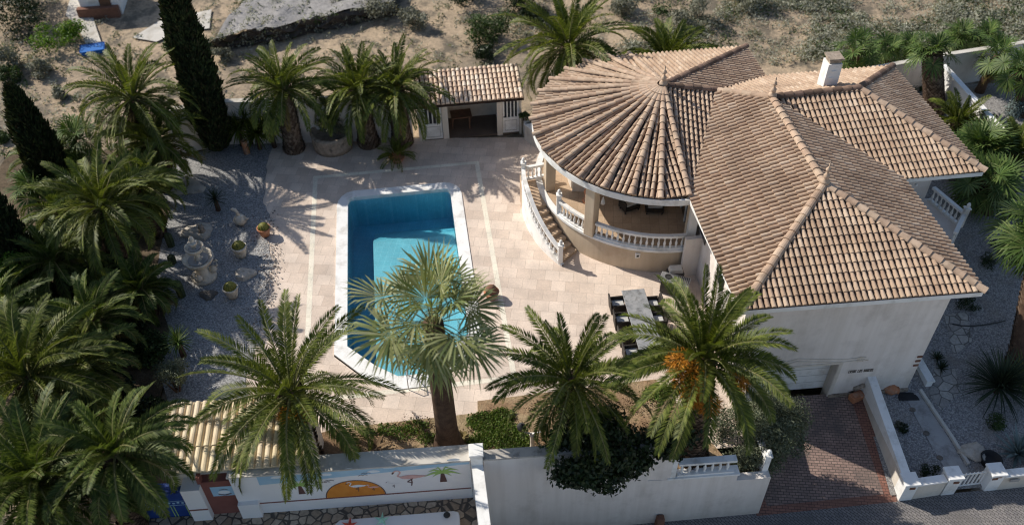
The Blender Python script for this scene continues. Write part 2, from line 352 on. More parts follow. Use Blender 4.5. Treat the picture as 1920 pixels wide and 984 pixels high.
def dup(root, loc, rotz=0, label=None, scale=None):
    r = root.copy(); C.objects.link(r); r.location = loc; r.rotation_euler = (0, 0, rotz)
    if scale: r.scale = (scale,) * 3
    if label: r['label'] = label
    for ch in list(root.children):
        c = ch.copy(); C.objects.link(c); c.parent = r
        for g in list(ch.children):
            d = g.copy(); C.objects.link(d); d.parent = c
    return r
# ---------------------------------------------------------------- light, sky, camera
SUN_EL, TRAVEL = R(39), R(-28)           # light travels towards azimuth TRAVEL (x axis = 0)
w = bpy.data.worlds.new('World'); S.world = w; w.use_nodes = True
sky = w.node_tree.nodes.new('ShaderNodeTexSky'); sky.sky_type = 'NISHITA'; sky.sun_disc = False; sky.sun_elevation = SUN_EL
sx, sy = -cos(TRAVEL), -sin(TRAVEL); sky.sun_rotation = atan2(sx, sy)
bg = w.node_tree.nodes['Background']; w.node_tree.links.new(sky.outputs[0], bg.inputs[0]); bg.inputs[1].default_value = .12
ld = bpy.data.lights.new('sun', 'SUN'); ld.energy = 5.0; ld.angle = R(.5); ld.color = (1, .935, .835)
lo = bpy.data.objects.new('sun', ld); C.objects.link(lo)
ldir = Vector((cos(TRAVEL) * cos(SUN_EL), sin(TRAVEL) * cos(SUN_EL), -sin(SUN_EL)))
lo.rotation_euler = ldir.to_track_quat('-Z', 'Y').to_euler(); lo.location = (-30, 20, 40)
cd = bpy.data.cameras.new('camera'); cam = bpy.data.objects.new('camera', cd); C.objects.link(cam)
cd.sensor_width = 36; cd.lens = F_PX / 1920 * 36; cd.clip_end = 600; cd.clip_start = .5
Z = Vector((0, cos(PITCH), -sin(PITCH)))
m3 = Matrix(((1, 0, 0), (0, sin(PITCH), -cos(PITCH)), (0, cos(PITCH), sin(PITCH)))).to_4x4()
cam.matrix_world = Matrix.Translation((0, 0, CAM_H)) @ m3 @ Matrix.Rotation(-ROLL, 4, 'Z')
cd.dof.use_dof = True; cd.dof.focus_distance = 34; cd.dof.aperture_fstop = cd.lens / 1000 / .16
S.camera = cam
S.view_settings.view_transform = 'Standard'; S.view_settings.look = 'None'; S.view_settings.exposure = 0
S.cycles.filter_width = 1.15; S.cycles.max_bounces = 8; S.cycles.transparent_max_bounces = 12
#__SETTING__
#__PLANTS__
# ================================================================ SETTING: ground sheets
POOL_A = R(7.0)
PO = at(632, 376); PU = Vector((cos(POOL_A), sin(POOL_A), 0)); PV = Vector((sin(POOL_A), -cos(POOL_A), 0))
def pf(u, v, z=0.0): p = PO + PU * u + PV * v; return (p.x, p.y, z)
WA = at(905, 860, 2.2); WB_ = at(1226, 837, 2.2); WU = (WB_ - WA).normalized(); WN = Vector((-WU.y, WU.x, 0))   # front garden wall plane
def wl(s, off=0.0, z=0.0): p = WA + WU * s + WN * off; return (p.x, p.y, z)
def onwall(px, py, off=0.0):             # point of the wall plane seen at a photo position -> (s, z)
    r = ray(px, py); o = Vector((0, 0, CAM_H)); q = WA + WN * off; t = (q - o).dot(WN) / r.dot(WN); p = o + r * t
    return (p - WA).dot(WU), p.z
def zst(x): return -2.87 + .0235 * x
def wall_y(x): return WA.y + (x - WA.x) * WU.y / WU.x
def terrain_z(x, y):
    n = .10 * sin(x * .7 + y * .3) + .08 * sin(y * .9 - x * .4) + .05 * sin(x * 2.1) * sin(y * 1.7)
    if y < wall_y(x) + 1.3: return -4.5 if x > -16 else -.3
    if x > 7.2 and y < 34:
        return -4.2
    if y < 35 and y > 19.5 and -11 < x < 1: return -3.2
    if y < 38 and -14 < x < 26: return -.16
    k = min(1, max(0, (y - 40) / 25))
    return -.12 + n * .5 + k * k * 2.0
xs = [-260, -160, -100, -70] + [-50 + i for i in range(0, 101)] + [70, 100, 160, 260]
ys = [-60, -20, 0, 8] + [10 + i * .75 for i in range(0, 75)] + [75, 90, 120, 180, 320]
gv = [(x, y, terrain_z(x, y)) for y in ys for x in xs]
nx = len(xs)
gf = [(j * nx + i, j * nx + i + 1, (j + 1) * nx + i + 1, (j + 1) * nx + i) for j in range(len(ys) - 1) for i in range(nx - 1)]
structure('terrain', MB().add(gv, gf), 'dry_earth').data.polygons.foreach_set('use_smooth', [True] * len(gf))
# patio with the pool opening: outer polygon triangulated around the hole
outer = [wl(-8.2, 1.3)[:2], wl(9.6, 1.2)[:2], (9.0, 21.2), (8.3, 30), (7.0, 37.2), (-5, 37.4), (-14.5, 37.2), (-13.6, 30), (-13.2, 20), (-12.6, 17)]
hole = [(.0, .35), (.2, -.2), (.7, -.5), (5.3, -.5), (5.8, -.25), (6.0, .3), (6.0, 9.9), (4.75, 11.3), (3.7, 11.95), (2.3, 11.95), (1.25, 11.3), (0, 9.9)]
bm = bmesh.new()
def loop(pts): vs = [bm.verts.new(p) for p in pts]; return [bm.edges.new((vs[i], vs[(i + 1) % len(vs)])) for i in range(len(vs))]
ed = loop([(p[0], p[1], 0) for p in outer]) + loop([pf(u, v) for u, v in hole])
bmesh.ops.triangle_fill(bm, use_beauty=True, use_dissolve=False, edges=ed)
hp = [Vector(pf(u, v)[:2]) for u, v in hole]
def inside(p, poly):
    c = False; n = len(poly)
    for i in range(n):
        a, b = poly[i], poly[(i + 1) % n]
        if (a[1] > p[1]) != (b[1] > p[1]) and p[0] < (b[0] - a[0]) * (p[1] - a[1]) / (b[1] - a[1]) + a[0]: c = not c
    return c
bmesh.ops.delete(bm, geom=[f for f in bm.faces if inside(f.calc_center_median(), hp)], context='FACES')
for f in bm.faces:
    if f.normal.z < 0: f.normal_flip()
me = bpy.data.meshes.new('patio'); bm.to_mesh(me); bm.free()
tag(link('patio', me, 'patio_tiles', None), kind='structure')
# cream border strips laid in the patio, a rectangle round the pool
mb = MB(); u0, u1, v0, v1, t = -1.2, 7.1, -2.1, 12.1, .22
for a, b, c_, d in ((u0, u1, v0, v0 + t), (u0, u1, v1 - t, v1), (u0, u0 + t, v0 + t, v1 - t), (u1 - t, u1, v0 + t, v1 - t)):
    mb.sheet([pf(a, d, .004), pf(b, d, .004), pf(b, c_, .004), pf(a, c_, .004)])
structure('patio_border', mb, 'patio_strip')
# white gravel bed left of the patio with an uneven edge
edge = [(505, 292), (500, 330), (492, 372), (508, 402), (500, 450), (512, 492), (503, 520), (500, 560), (492, 600), (478, 650), (462, 720), (470, 790)]
pts = [at(x + random.uniform(-3, 3), y, .03) for x, y in edge]
pts = [p for i in range(len(pts) - 1) for p in [pts[i]] + [pts[i].lerp(pts[i + 1], k / 4) + Vector((random.uniform(-.09, .09), random.uniform(-.09, .09), 0)) for k in (1, 2, 3)]]
poly = [(p.x, p.y) for p in pts] + [wl(-9.2, 1.25)[:2]] + [at(x, y).xy[:] for x, y in ((325, 790), (300, 700), (318, 620), (292, 540), (300, 470), (318, 400), (300, 350), (330, 300))] + [(-15, 37.15), (-12.3, 37.2)]
structure('gravel_bed', MB().prism(poly, -.02, .03), 'gravel_white')
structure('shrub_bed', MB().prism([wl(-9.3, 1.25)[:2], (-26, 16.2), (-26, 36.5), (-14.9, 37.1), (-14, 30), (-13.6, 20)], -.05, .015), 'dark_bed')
# soil strip with lawn patches between patio and front wall
sp = [(pf(.2, 13.45)), (pf(5.4, 13.5)), (pf(5.45, 12.95)), (pf(12.4, 12.9)), wl(8.9, .2), wl(-8.2, .2), wl(-8.2, 2.5)]
structure('planting_bed', MB().prism([(p[0], p[1]) for p in sp], -.05, .05), 'bed_soil')
# street, driveway, side garden
mb = MB()
sx_ = [-1.0, 4, 9.03, 14.36, 20, 34]
def fy(x): return 16.0 + (x + 1.0) * .0725
mb.add([(x, y, zst(x)) for x in sx_ for y in (fy(x) + (.9 if x < 9.1 else .15), fy(x) - 1.6)], [(2 * i, 2 * i + 1, 2 * i + 3, 2 * i + 2) for i in range(5)])
structure('street', mb, 'street_pavers')
structure('bounce_road', MB().sheet([(-.4, 14.2, -2.85), (45, 16.6, -2.2), (60, -40, -2.6), (-.4, -40, -2.9)]), 'bounce_road_pale')  # unseen pale road, added to bounce sunlight onto the shaded front walls
D0, D1, D2, D3 = Vector((8.95, 16.75, -2.66)), Vector((14.45, 17.2, -2.53)), Vector((14.2, 21.7, -1.75)), Vector((8.3, 21.3, -1.75))
def quadpt(a, b, c_, d, s, t, dz=0):
    p = a.lerp(b, s).lerp(d.lerp(c_, s), t); return (p.x, p.y, p.z + dz)
def qsheet(mb, q, s0, s1, t0, t1, dz=0, n=1):
    for i in range(n):
        ta, tb = t0 + (t1 - t0) * i / n, t0 + (t1 - t0) * (i + 1) / n
        mb.sheet([quadpt(*q, s0, ta, dz), quadpt(*q, s1, ta, dz), quadpt(*q, s1, tb, dz), quadpt(*q, s0, tb, dz)])
DQ = (D0, D1, D2, D3)
mb = MB(); qsheet(mb, DQ, 0, 1, -.05, 1, .004); structure('driveway', mb, 'drive_pavers')
mb = MB(); qsheet(mb, DQ, .0, .97, -.02, .06, .009); qsheet(mb, DQ, .90, 1.0, .06, .98, .009); qsheet(mb, DQ, .0, .09, .06, .98, .009)
structure('driveway_border', mb, 'red_pavers')
G0, G1, G2, G3 = Vector((14.3, 17.3, -2.5)), Vector((32, 18.6, -1.9)), Vector((32, 41, -.1)), Vector((14.3, 36, -.2))
GQ = (G0, G1, G2, G3)
def gz(x, y):                             # ground height of the side garden
    k = min(1, max(0, (y - 17.4) / 18)); return -2.45 + 2.3 * k ** .9 + .012 * (x - 14)
mb = MB(); gx = [14.1 + i * .9 for i in range(21)]; gy = [17.2 + i * .7 for i in range(36)]
mb.add([(x, max(y, fy(x) + .25), gz(x, y)) for y in gy for x in gx], [(j * 21 + i, j * 21 + i + 1, (j + 1) * 21 + i + 1, (j + 1) * 21 + i) for j in range(35) for i in range(20)])
structure('side_garden', mb, 'gravel_grey')
def gat(px, py, dz=0.0):                  # point of the side garden ground at a photo position
    z = -2
    for _ in range(12): p = at(px, py, z); z = gz(p.x, p.y)
    return Vector((p.x, p.y, z + dz))
mb = MB()
L = [(1700, 745), (1716, 780), (1738, 820), (1768, 872)]; Rr = [(1722, 735), (1748, 775), (1778, 820), (1806, 868)]
pl = [gat(*p, .012) for p in L] + [gat(1790, 905, .012)]; pr = [gat(*p, .012) for p in Rr] + [gat(1830, 898, .012)]
for i in range(4): mb.sheet([pl[i], pr[i], pr[i + 1], pl[i + 1]])
structure('garden_path', mb, 'concrete')
mb = MB()
for P in ([(1770, 590), (1815, 585), (1822, 640), (1788, 668)], [(1752, 690), (1790, 690), (1800, 735), (1765, 770), (1742, 740)]):
    mb.sheet([gat(*p, .016) for p in P])
structure('stepping_stones', mb, 'crazy_grey')
kb = MB(); kp = [gat(x, y) for x, y in ((1722, 733), (1750, 775), (1782, 822), (1812, 872))]
for i in range(3): kb.wall(kp[i], kp[i + 1], .12, kp[i].z - .4, kp[i].z + .12, kp[i + 1].z + .12)
structure('path_kerb', kb, 'concrete_pale')
# background: pale tracks and rubble slopes behind the garden
def bgsheet(name, pxs, mat, dz):
    P = [at(x, y, 0) for x, y in pxs]; cx = sum(p.x for p in P) / len(P); cy = sum(p.y for p in P) / len(P)
    mb = MB(); n = len(P); rings = [[Vector((cx, cy, 0)).lerp(p, k / 5) for p in P] for k in range(1, 6)]
    vs = [(cx, cy, terrain_z(cx, cy) + dz)] + [(p.x, p.y, terrain_z(p.x, p.y) + dz) for r in rings for p in r]
    fs = [(0, 1 + i, 1 + (i + 1) % n) for i in range(n)]
    for k in range(4): fs += [(1 + k * n + i, 1 + (k + 1) * n + i, 1 + (k + 1) * n + (i + 1) % n, 1 + k * n + (i + 1) % n) for i in range(n)]
    mb.add(vs, fs); return structure(name, mb, mat)
bgsheet('concrete_track', [(128, 40), (150, -25), (168, -25), (172, 10), (180, 50), (194, 92), (165, 92), (150, 62)], 'concrete_pale', .10)
bgsheet('concrete_apron', [(250, 76), (300, 48), (400, 30), (395, 62), (330, 70), (295, 84)], 'concrete_pale', .11)
top = [at(x, y, 1.5) for x, y in ((392, 62), (440, 50), (500, 40), (560, 27), (640, 12), (740, -8))]; bot = [at(x, y, -.1) for x, y in ((385, 92), (440, 92), (505, 84), (570, 72), (655, 56), (760, 34))]
mb = MB(); vs = []; KK = 7
for i in range(26):
    f = i / 25 * 5; k = min(4, int(f)); a_, b_ = top[k].lerp(top[k + 1], f - k), bot[k].lerp(bot[k + 1], f - k)
    for j in range(KK + 1):
        q = a_.lerp(b_, (j / KK)); q.z = 1.2 * (1 - (j / KK) ** .8) - .12 + random.uniform(-.16, .16) * (1 if 0 < j < KK else .5); q.x += random.uniform(-.2, .2); q.y += random.uniform(-.25, .25); vs.append(q)
    vs.append(a_ + Vector((.4, 9, .1)))
n_ = KK + 2; mb.add(vs, [(i * n_ + j, i * n_ + j + 1, (i + 1) * n_ + j + 1, (i + 1) * n_ + j) for i in range(25) for j in range(KK)])
mt_ = MB(); vt = []; UP = []
for i in range(26):
    a_ = vs[i * n_]
    for j in range(13):
        q = Vector(a_) + Vector((j * .1, j * .8, 0)); q.z += random.uniform(-.06, .06) * (j > 0) + .12 * sin(q.x * 1.7) * sin(q.y * 1.3) - j * .03; q.x += random.uniform(-.1, .1) * (j > 0); vt.append(q); UP.append(q)
mt_.add(vt, [(i * 13 + j, (i + 1) * 13 + j, (i + 1) * 13 + j + 1, i * 13 + j + 1) for i in range(25) for j in range(12)]); structure('upper_ground', mt_, 'grey_rubble').data.polygons.foreach_set('use_smooth', [True] * 300); structure('embankment', mb, 'shaded_rubble')
# ================================================================ walls
def thing(name, loc, label, cat, group=None): return empty(name, loc, label, cat, group)
def baluster_mesh(h):
    m = MB(); k = h
    m.lathe([(.052, 0), (.052, .05 * k), (.03, .09 * k), (.058, .30 * k), (.062, .38 * k), (.03, .62 * k), (.026, .78 * k), (.045, .84 * k), (.03, .88 * k), (.052, .94 * k), (.052, k)], (0, 0, 0), 8)
    me = bpy.data.meshes.new('baluster'); me.from_pydata(m.v, [], m.f); me.materials.append(MATS['white_paint'])
    me.polygons.foreach_set('use_smooth', [True] * len(me.polygons)); return me
BALM = baluster_mesh(.56)
def balustrade(parent, pts, spacing=.21, w=.13, ends=(False, False), name='balustrade', newel_h=1.0):
    """pts: 3D foot points; part with rails and one sub-part per baluster"""
    pts = [Vector(p) for p in pts]; rail = MB()
    offs = []
    for i, p in enumerate(pts):
        t = (pts[min(i + 1, len(pts) - 1)] - pts[max(i - 1, 0)]); t.z = 0; t.normalize(); offs.append(Vector((-t.y, t.x, 0)))
    for z0, z1, ww in ((0, .09, w * 1.25), (.65, .76, w * 1.25)):
        vs = []; fs = []
        for p, o in zip(pts, offs):
            for k, z in ((-1, z0), (1, z0), (1, z1), (-1, z1)): vs.append(p + o * (k * ww / 2) + Vector((0, 0, z)))
        for i in range(len(pts) - 1):
            for k in range(4): fs.append((i * 4 + k, i * 4 + (k + 1) % 4, i * 4 + 4 + (k + 1) % 4, i * 4 + 4 + k))
        n = len(pts) - 1; fs += [(0, 1, 2, 3), (n * 4 + 3, n * 4 + 2, n * 4 + 1, n * 4)]
        rail.add(vs, fs)
    for e, p in zip(ends, (pts[0], pts[-1])):
        if e: rail.box(p, (.2, .2, newel_h)); rail.box((p.x, p.y, p.z + newel_h), (.26, .26, .06)); rail.lathe([(.0, .27), (.05, .24), (.09, .15), (.05, .06), (.08, 0)][::-1], (p.x, p.y, p.z + newel_h + .06), 10)
    ro = rail.build(name, 'white_paint', parent)
    wl_ = wloc(parent); acc = spacing * .6
    for i in range(len(pts) - 1):
        a, b = pts[i], pts[i + 1]; L = (b - a).xy.length; d = acc
        while d < L:
            p = a.lerp(b, d / L); o = bpy.data.objects.new('baluster', BALM); C.objects.link(o); o.parent = ro
            o.location = (p.x - wl_.x, p.y - wl_.y, p.z - wl_.z + .09); d += spacing
        acc = d - L
    return ro
# --- front garden wall (right of the white pillar) with its balustrade opening
s1 = onwall(1226, 837)[0]; s2 = onwall(1262, 870)[0]; sE = onwall(1422, 962)[0]
fw = thing('garden_wall', wl(4, .15, -2.8), 'tall plain cream render wall along the street with a white balustrade at its right end', 'wall')
mb = MB(); T = .3
mb.prism([wl(.02)[:2], wl(s1)[:2], wl(s1, T)[:2], wl(.02, T)[:2]], -4.2, 2.12)
mb.prism([wl(s1 + .002)[:2], wl(8.9)[:2], wl(8.9, T)[:2], wl(s1 + .002, T)[:2]], -4.2, .12)
mb.prism([wl(8.902)[:2], wl(sE)[:2], wl(sE, T)[:2], wl(8.902, T)[:2]], -4.2, -.25)
mb.prism([wl(s1 + .002, .04)[:2], wl(s2)[:2], wl(s2, T)[:2], wl(s1 + .002, T)[:2]], .122, 1.5)
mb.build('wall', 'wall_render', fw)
mb = MB()
mb.prism([wl(.0, -.03)[:2], wl(s1 + .03, -.03)[:2], wl(s1 + .03, T + .05)[:2], wl(.0, T + .05)[:2]], 2.122, 2.2)
mb.build('coping', 'coping_grey', fw)
mb = MB(); mb.prism([wl(s2 - .1, -.04)[:2], wl(8.95, -.04)[:2], wl(8.95, T + .05)[:2], wl(s2 - .1, T + .05)[:2]], .125, .2)
mb.box(wl(s2 + .06, .15, .2), (.24, .28, 1.2), atan2(WU.y, WU.x)); mb.build('ledge', 'white_paint', fw)
bp = [Vector(wl(s2 + .25 + (8.75 - s2 - .25) * i / 6, .15, .2)) for i in range(7)]
balustrade(fw, [p for p in bp], .27, .2)
# return wall along the drive
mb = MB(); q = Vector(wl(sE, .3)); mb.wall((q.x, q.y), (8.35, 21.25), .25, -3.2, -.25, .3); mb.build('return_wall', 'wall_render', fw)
qd = (Vector((8.35, 21.25, 0)) - q).normalized(); qn = Vector((-qd.y, qd.x, 0)) * .13
balustrade(fw, [Vector((q.x, q.y, -.25)) + qn + qd * (.1 + k * .5) for k in range(6)], .25, .18, (True, True), newel_h=.85)
# small brown post at the foot of the wall
pp = at(1236, 984, -2.7)
tag(MB().box((pp.x, pp.y, -2.95), (.34, .3, .82), WU.y, .8).build('post', 'rust', None, bevel=.03), 'low weathered brown post standing against the foot of the street wall', 'post')
# --- mural wall of the neighbouring terrace
mw = thing('mural_wall', wl(-5, .2, 0), 'white neighbour wall painted with flamingos, palms and an orange sun', 'wall')
rot = atan2(WU.y, WU.x); T2 = .55
mb = MB(); mb.prism([wl(-8.3)[:2], wl(-.42)[:2], wl(-.42, T2)[:2], wl(-8.3, T2)[:2]], -.6, 2.15); mb.build('wall', 'mural_white', mw)
mb = MB(); mb.prism([wl(-8.35, -.04)[:2], wl(-.42, -.04)[:2], wl(-.42, T2 + .05)[:2], wl(-8.35, T2 + .05)[:2]], 2.152, 2.22); mb.build('coping', 'concrete_pale', mw)
def flat(name, mat, px, off, parent=mw, raw=None):
    pts = raw if raw else [onwall(*p) for p in px]
    m = MB(); m.sheet([wl(s_, -off, z_) for s_, z_ in pts]); return m.build(name, mat, parent)
def disc(px, py, rx, ry, n=18, a0=0, a1=2 * pi):
    s_, z_ = onwall(px, py); return [(s_ + rx * cos(a0 + (a1 - a0) * i / n), z_ + ry * sin(a0 + (a1 - a0) * i / n)) for i in range(n + (0 if a1 - a0 > 6.2 else 1))]
zl = onwall(690, 928)[1]                  # brown base line of the painting
sL = -8.28
flat('painted_sky', 'mural_sky', None, .004, raw=[(-7.4, 1.62), (-.45, 1.98), (-.45, 2.15), (-7.4, 2.15)])
mb = MB()
for cxp, cyp in ((520, 895), (560, 888), (610, 890), (655, 880), (700, 884), (730, 876), (775, 872), (820, 868), (850, 862)):
    s_, z_ = onwall(cxp, cyp)
    mb.sheet([wl(a, -.008, b) for a, b in [(s_ + .22 * cos(i * pi / 6), z_ + .07 * sin(i * pi / 6) * (1.6 if i < 6 else .5)) for i in range(12)]])
mb.build('painted_clouds', 'cloud_paint', mw)
flat('painted_line', 'brown_paint', None, .006, raw=[(sL, zl - .035), (-.45, zl - .035), (-.45, zl + .035), (sL, zl + .035)])
ss, sz = onwall(667, 925)
flat('painted_sun', 'mural_sun', None, .009, raw=[(ss + .98 * cos(i * pi / 20), zl + .04 + .92 * sin(i * pi / 20)) for i in range(21)])
mb = MB()
def stroke(mb, pts, wd, off):
    for (a, b), (c_, d) in zip(pts[:-1], pts[1:]):
        L = sqrt((c_ - a) ** 2 + (d - b) ** 2) or 1; nx_, nz_ = -(d - b) / L * wd / 2, (c_ - a) / L * wd / 2
        mb.sheet([wl(a - nx_, -off, b - nz_), wl(c_ - nx_, -off, d - nz_), wl(c_ + nx_, -off, d + nz_), wl(a + nx_, -off, b + nz_)])
stroke(mb, [(ss + 1.0 * cos(i * pi / 20), zl + .04 + .94 * sin(i * pi / 20)) for i in range(21)], .03, .0105); mb.build('sun_outline', 'mural_line', mw)
def flamingo(px, py, k, flip=1, col='mural_pink'):
    s_, z_ = onwall(px, py); body = MB(); ln = MB()
    E = lambda cx, cz, rx, rz, off: [wl(s_ + flip * (cx + rx * cos(i * pi / 7)) * k, -off, z_ + (cz + rz * sin(i * pi / 7)) * k) for i in range(14)]
    body.sheet(E(0, .0, .34, .12, .012)); body.sheet([wl(s_ + flip * a * k, -.0125, z_ + b * k) for a, b in ((.2, .08), (.62, .02), (.3, -.08))])
    ln2 = MB(); stroke(ln2, [(s_ + flip * a * k, z_ + b * k) for a, b in ((-.28, .0), (-.42, .1), (-.34, .22), (-.30, .32), (-.38, .42), (-.48, .40), (-.54, .30))], .055 * k, .0135)
    stroke(ln, [(s_ + flip * a * k, z_ + b * k) for a, b in ((-.52, .34), (-.58, .24))], .06 * k, .0145)
    stroke(ln, [(s_ + flip * a * k, z_ + b * k) for a, b in ((.02, -.1), (.04, -.32), (.0, -.52))], .04 * k, .014)
    stroke(ln, [(s_ + flip * a * k, z_ + b * k) for a, b in ((.08, -.1), (-.12, -.28), (.04, -.34))], .04 * k, .0145)
    body.v += []; b = body.build('flamingo', col, mw); ln2.build('neck', col, b); ln.build('legs', 'mural_line', b)
flamingo(769, 893, 1.0); flamingo(670, 910, .62, 1, 'cloud_paint'); flamingo(700, 912, .42, 1, 'mural_pink'); flamingo(738, 906, .42, 1, 'mural_white')
def painted_palm(px, py, k):
    s_, z_ = onwall(px, py); m = MB(); m.sheet([wl(s_ + a * k, -.012, z_ + b * k) for a, b in ((-.1, -.62), (.16, -.62), (.07, .0), (-.03, .0))]); t = m.build('painted_trunk', 'mural_line', mw)
    m = MB()
    for j, (dx, dz) in enumerate(((-.66, -.16), (-.5, .12), (-.2, .3), (.3, .3), (.62, .12), (.7, -.14), (-.35, -.22), (.35, -.22))):
        m.sheet([wl(s_ + a * k, -.0125 - .0004 * j, z_ + b * k) for a, b in ((.02, -.06), (dx * .5, dz * .75 - .02 + .05), (dx, dz - .06), (dx * .5, dz * .7 + .14), (.02, .08))])
    m.build('painted_leaves', 'mural_green', mw)
painted_palm(828, 884, .95); painted_palm(560, 908, .9)
mb = MB()
for px, py in ((610, 903), (680, 890), (686, 886), (617, 900)):
    s_, z_ = onwall(px, py); stroke(mb, [(s_ - .16, z_ - .02), (s_ - .06, z_ + .03), (s_, z_ - .01), (s_ + .07, z_ + .03), (s_ + .16, z_ - .01)], .022, .011)
mb.build('painted_birds', 'mural_line', mw)
# brown niche panel, its picture, the white piers and the blue panel with the painted temple
nA, nB = onwall(385, 935)[0], onwall(462, 930)[0]
mb = MB(); mb.prism([wl(nA, .10)[:2], wl(-8.32, .10)[:2], wl(-8.32, T2)[:2], wl(nA, T2)[:2]], -.6, 1.85); mb.build('niche_panel', 'brown_paint', mw)
mb = MB(); mb.box(wl(nA + .02, .14, 1.85), (.12, .2, .35), rot); mb.build('niche_post', 'brown_paint', mw)
pa, pz = nA + .25, 1.0
flat('niche_picture', 'mural_sky', None, -.094, raw=[(pa, pz), (pa + .82, pz), (pa + .82, pz + .55), (pa, pz + .55)])
mb = MB(); mb.sheet([wl(pa + .4 + .2 * cos(i * pi / 8), .088, pz + .22 + .1 * sin(i * pi / 8)) for i in range(16)]); mb.build('picture_motif', 'cloud_paint', mw)
mb = MB(); stroke(mb, [(pa + .2, pz + .12), (pa + .4, pz + .05), (pa + .62, pz + .12)], .05, -.086); stroke(mb, [(pa + .28, pz + .36), (pa + .45, pz + .4), (pa + .55, pz + .36)], .03, -.086); mb.build('picture_lines', 'mural_line', mw)
mb = MB(); mb.prism([wl(nA - .62, -.12)[:2], wl(nA, -.12)[:2], wl(nA, T2)[:2], wl(nA - .62, T2)[:2]], -.6, 1.75); mb.prism([wl(-8.3, -.16)[:2], wl(-7.62, -.16)[:2], wl(-7.62, -.002)[:2], wl(-8.3, -.002)[:2]], -.6, .72); mb.build('pier', 'mural_white', mw)
mb = MB(); mb.prism([wl(nA - .64, -.125)[:2], wl(nA + .0, -.125)[:2], wl(nA + .0, -.121)[:2], wl(nA - .64, -.121)[:2]], .55, .63); mb.build('pier_band', 'brown_paint', mw)
mb = MB(); mb.prism([wl(nA - 3.2, .12)[:2], wl(nA - .63, .12)[:2], wl(nA - .63, T2)[:2], wl(nA - 3.2, T2)[:2]], -.6, 1.3); mb.build('blue_panel', 'blue_paint', mw)
mb = MB(); k0 = nA - 2.35
for i in range(12): mb.sheet([wl(k0 + i * .15 + .05 * cos(j * pi / 4), .112, .72 + .03 * (i % 2) + .05 * sin(j * pi / 4)) for j in range(8)])
stroke(mb, [(k0 - .1, .60), (k0 + 1.8, .60)], .03, -.112); stroke(mb, [(k0 - .1, .84), (k0 + 1.8, .84)], .025, -.112)
mb.build('painted_garland', 'mural_sky', mw)
mb = MB()
for i in range(4): stroke(mb, [(k0 + .05 + i * .5, .56), (k0 + .05 + i * .5, -.3)], .03, -.112); stroke(mb, [(k0 + .15 + i * .5, .56), (k0 + .15 + i * .5, -.3)], .03, -.112)
mb.build('painted_columns', 'mural_green', mw)
structure('neighbour_terrace', MB().prism([wl(-13, .1)[:2], wl(-.1, .1)[:2], (-.55, 9), (-14, 9)], -4.4, -.1), 'crazy_paving')
# pillar and the dividing wall that comes forward from it
dw = thing('dividing_wall', wl(-.2, -2, 0), 'narrow pale wall running forward from the white square pillar, street on its right side', 'wall')
mb = MB(); e0 = Vector(wl(-.36, -.02)); e1 = Vector(wl(-.02, -.02)); dvec = Vector((.119, -.993, 0)) * 7.5
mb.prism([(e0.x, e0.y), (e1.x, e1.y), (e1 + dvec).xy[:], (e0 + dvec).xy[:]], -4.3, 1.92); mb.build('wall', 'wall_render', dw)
mb = MB(); mb.prism([(e0.x - .02, e0.y), (e1.x + .02, e1.y), ((e1 + dvec).x + .02, (e1 + dvec).y), ((e0 + dvec).x - .02, (e0 + dvec).y)], 1.922, 1.98); mb.build('coping', 'white_paint', dw)
mb = MB(); mb.box(wl(-.2, .12, -.5), (.4, .42, 3.0), rot); mb.box(wl(-.2, .12, 2.5), (.48, .5, .09), rot); mb.build('pillar', 'white_paint', dw, bevel=.015)
# --- boundary wall at the back
bw = thing('boundary_wall', (-10, 37.3, 0), 'long rear boundary wall, grey in shade under the palms beside the pool house', 'wall')
p0, p1, p2 = at(330, 290), at(430, 272), at(775, 262)
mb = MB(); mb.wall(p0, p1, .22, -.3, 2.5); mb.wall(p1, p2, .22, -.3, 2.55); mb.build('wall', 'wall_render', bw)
mb = MB()
for a, b in ((p0, p1), (p1, p2)): mb.wall(a + Vector((0, -.05, 0)), b + Vector((0, -.05, 0)), .34, 2.552, 2.62)
mb.build('coping', 'concrete_pale', bw)
rb = thing('boundary_wall', (22, 40.5, 0), 'brown shaded rear wall behind the house, pale coping, palms rising over it', 'wall')
q0, q1, q2 = at(1380, 178, 2), at(1760, 106, 2), at(1990, 70, 2)
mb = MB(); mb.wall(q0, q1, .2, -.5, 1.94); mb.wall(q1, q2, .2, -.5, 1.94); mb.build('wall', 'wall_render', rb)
mb = MB()
for a, b in ((q0, q1), (q1, q2)): mb.wall(a + Vector((0, -.05, 0)), b + Vector((0, -.05, 0)), .3, 1.942, 2.0)
mb.build('coping', 'concrete_pale', rb)
dv = thing('garden_wall', (23.7, 37, 0), 'sunlit white side wall running forward from the brown rear wall at top right', 'wall')
d0, d1 = at(1769, 116, 1.95), at(1882, 240, 1.95); d0 = d0.lerp(d1, .03)
mb = MB(); mb.wall(d1, d0, .22, -1.2, 1.9); mb.build('wall', 'white_paint', dv)
mb = MB(); mb.wall(d1 + Vector((.04, -.02, 0)), d0 + Vector((.04, 0, 0)), .3, 1.902, 1.95); mb.build('coping', 'white_paint', dv)
cw = thing('garden_wall', at(985, 255), 'low cream curved wall beside the pool house right door', 'wall')
mb = MB(); cp = [at(980, 244), at(984, 262), at(1003, 276), at(1030, 288)]
for i in range(3): mb.wall(cp[i], cp[i + 1], .25, 0, .95)
mb.build('wall', 'wall_cream', cw)
mb = MB()
for i in range(3): mb.wall(cp[i] + Vector((-.03, -.03, 0)), cp[i + 1] + Vector((-.03, -.03, 0)), .31, .952, 1.0)
mb.build('coping', 'white_paint', cw)
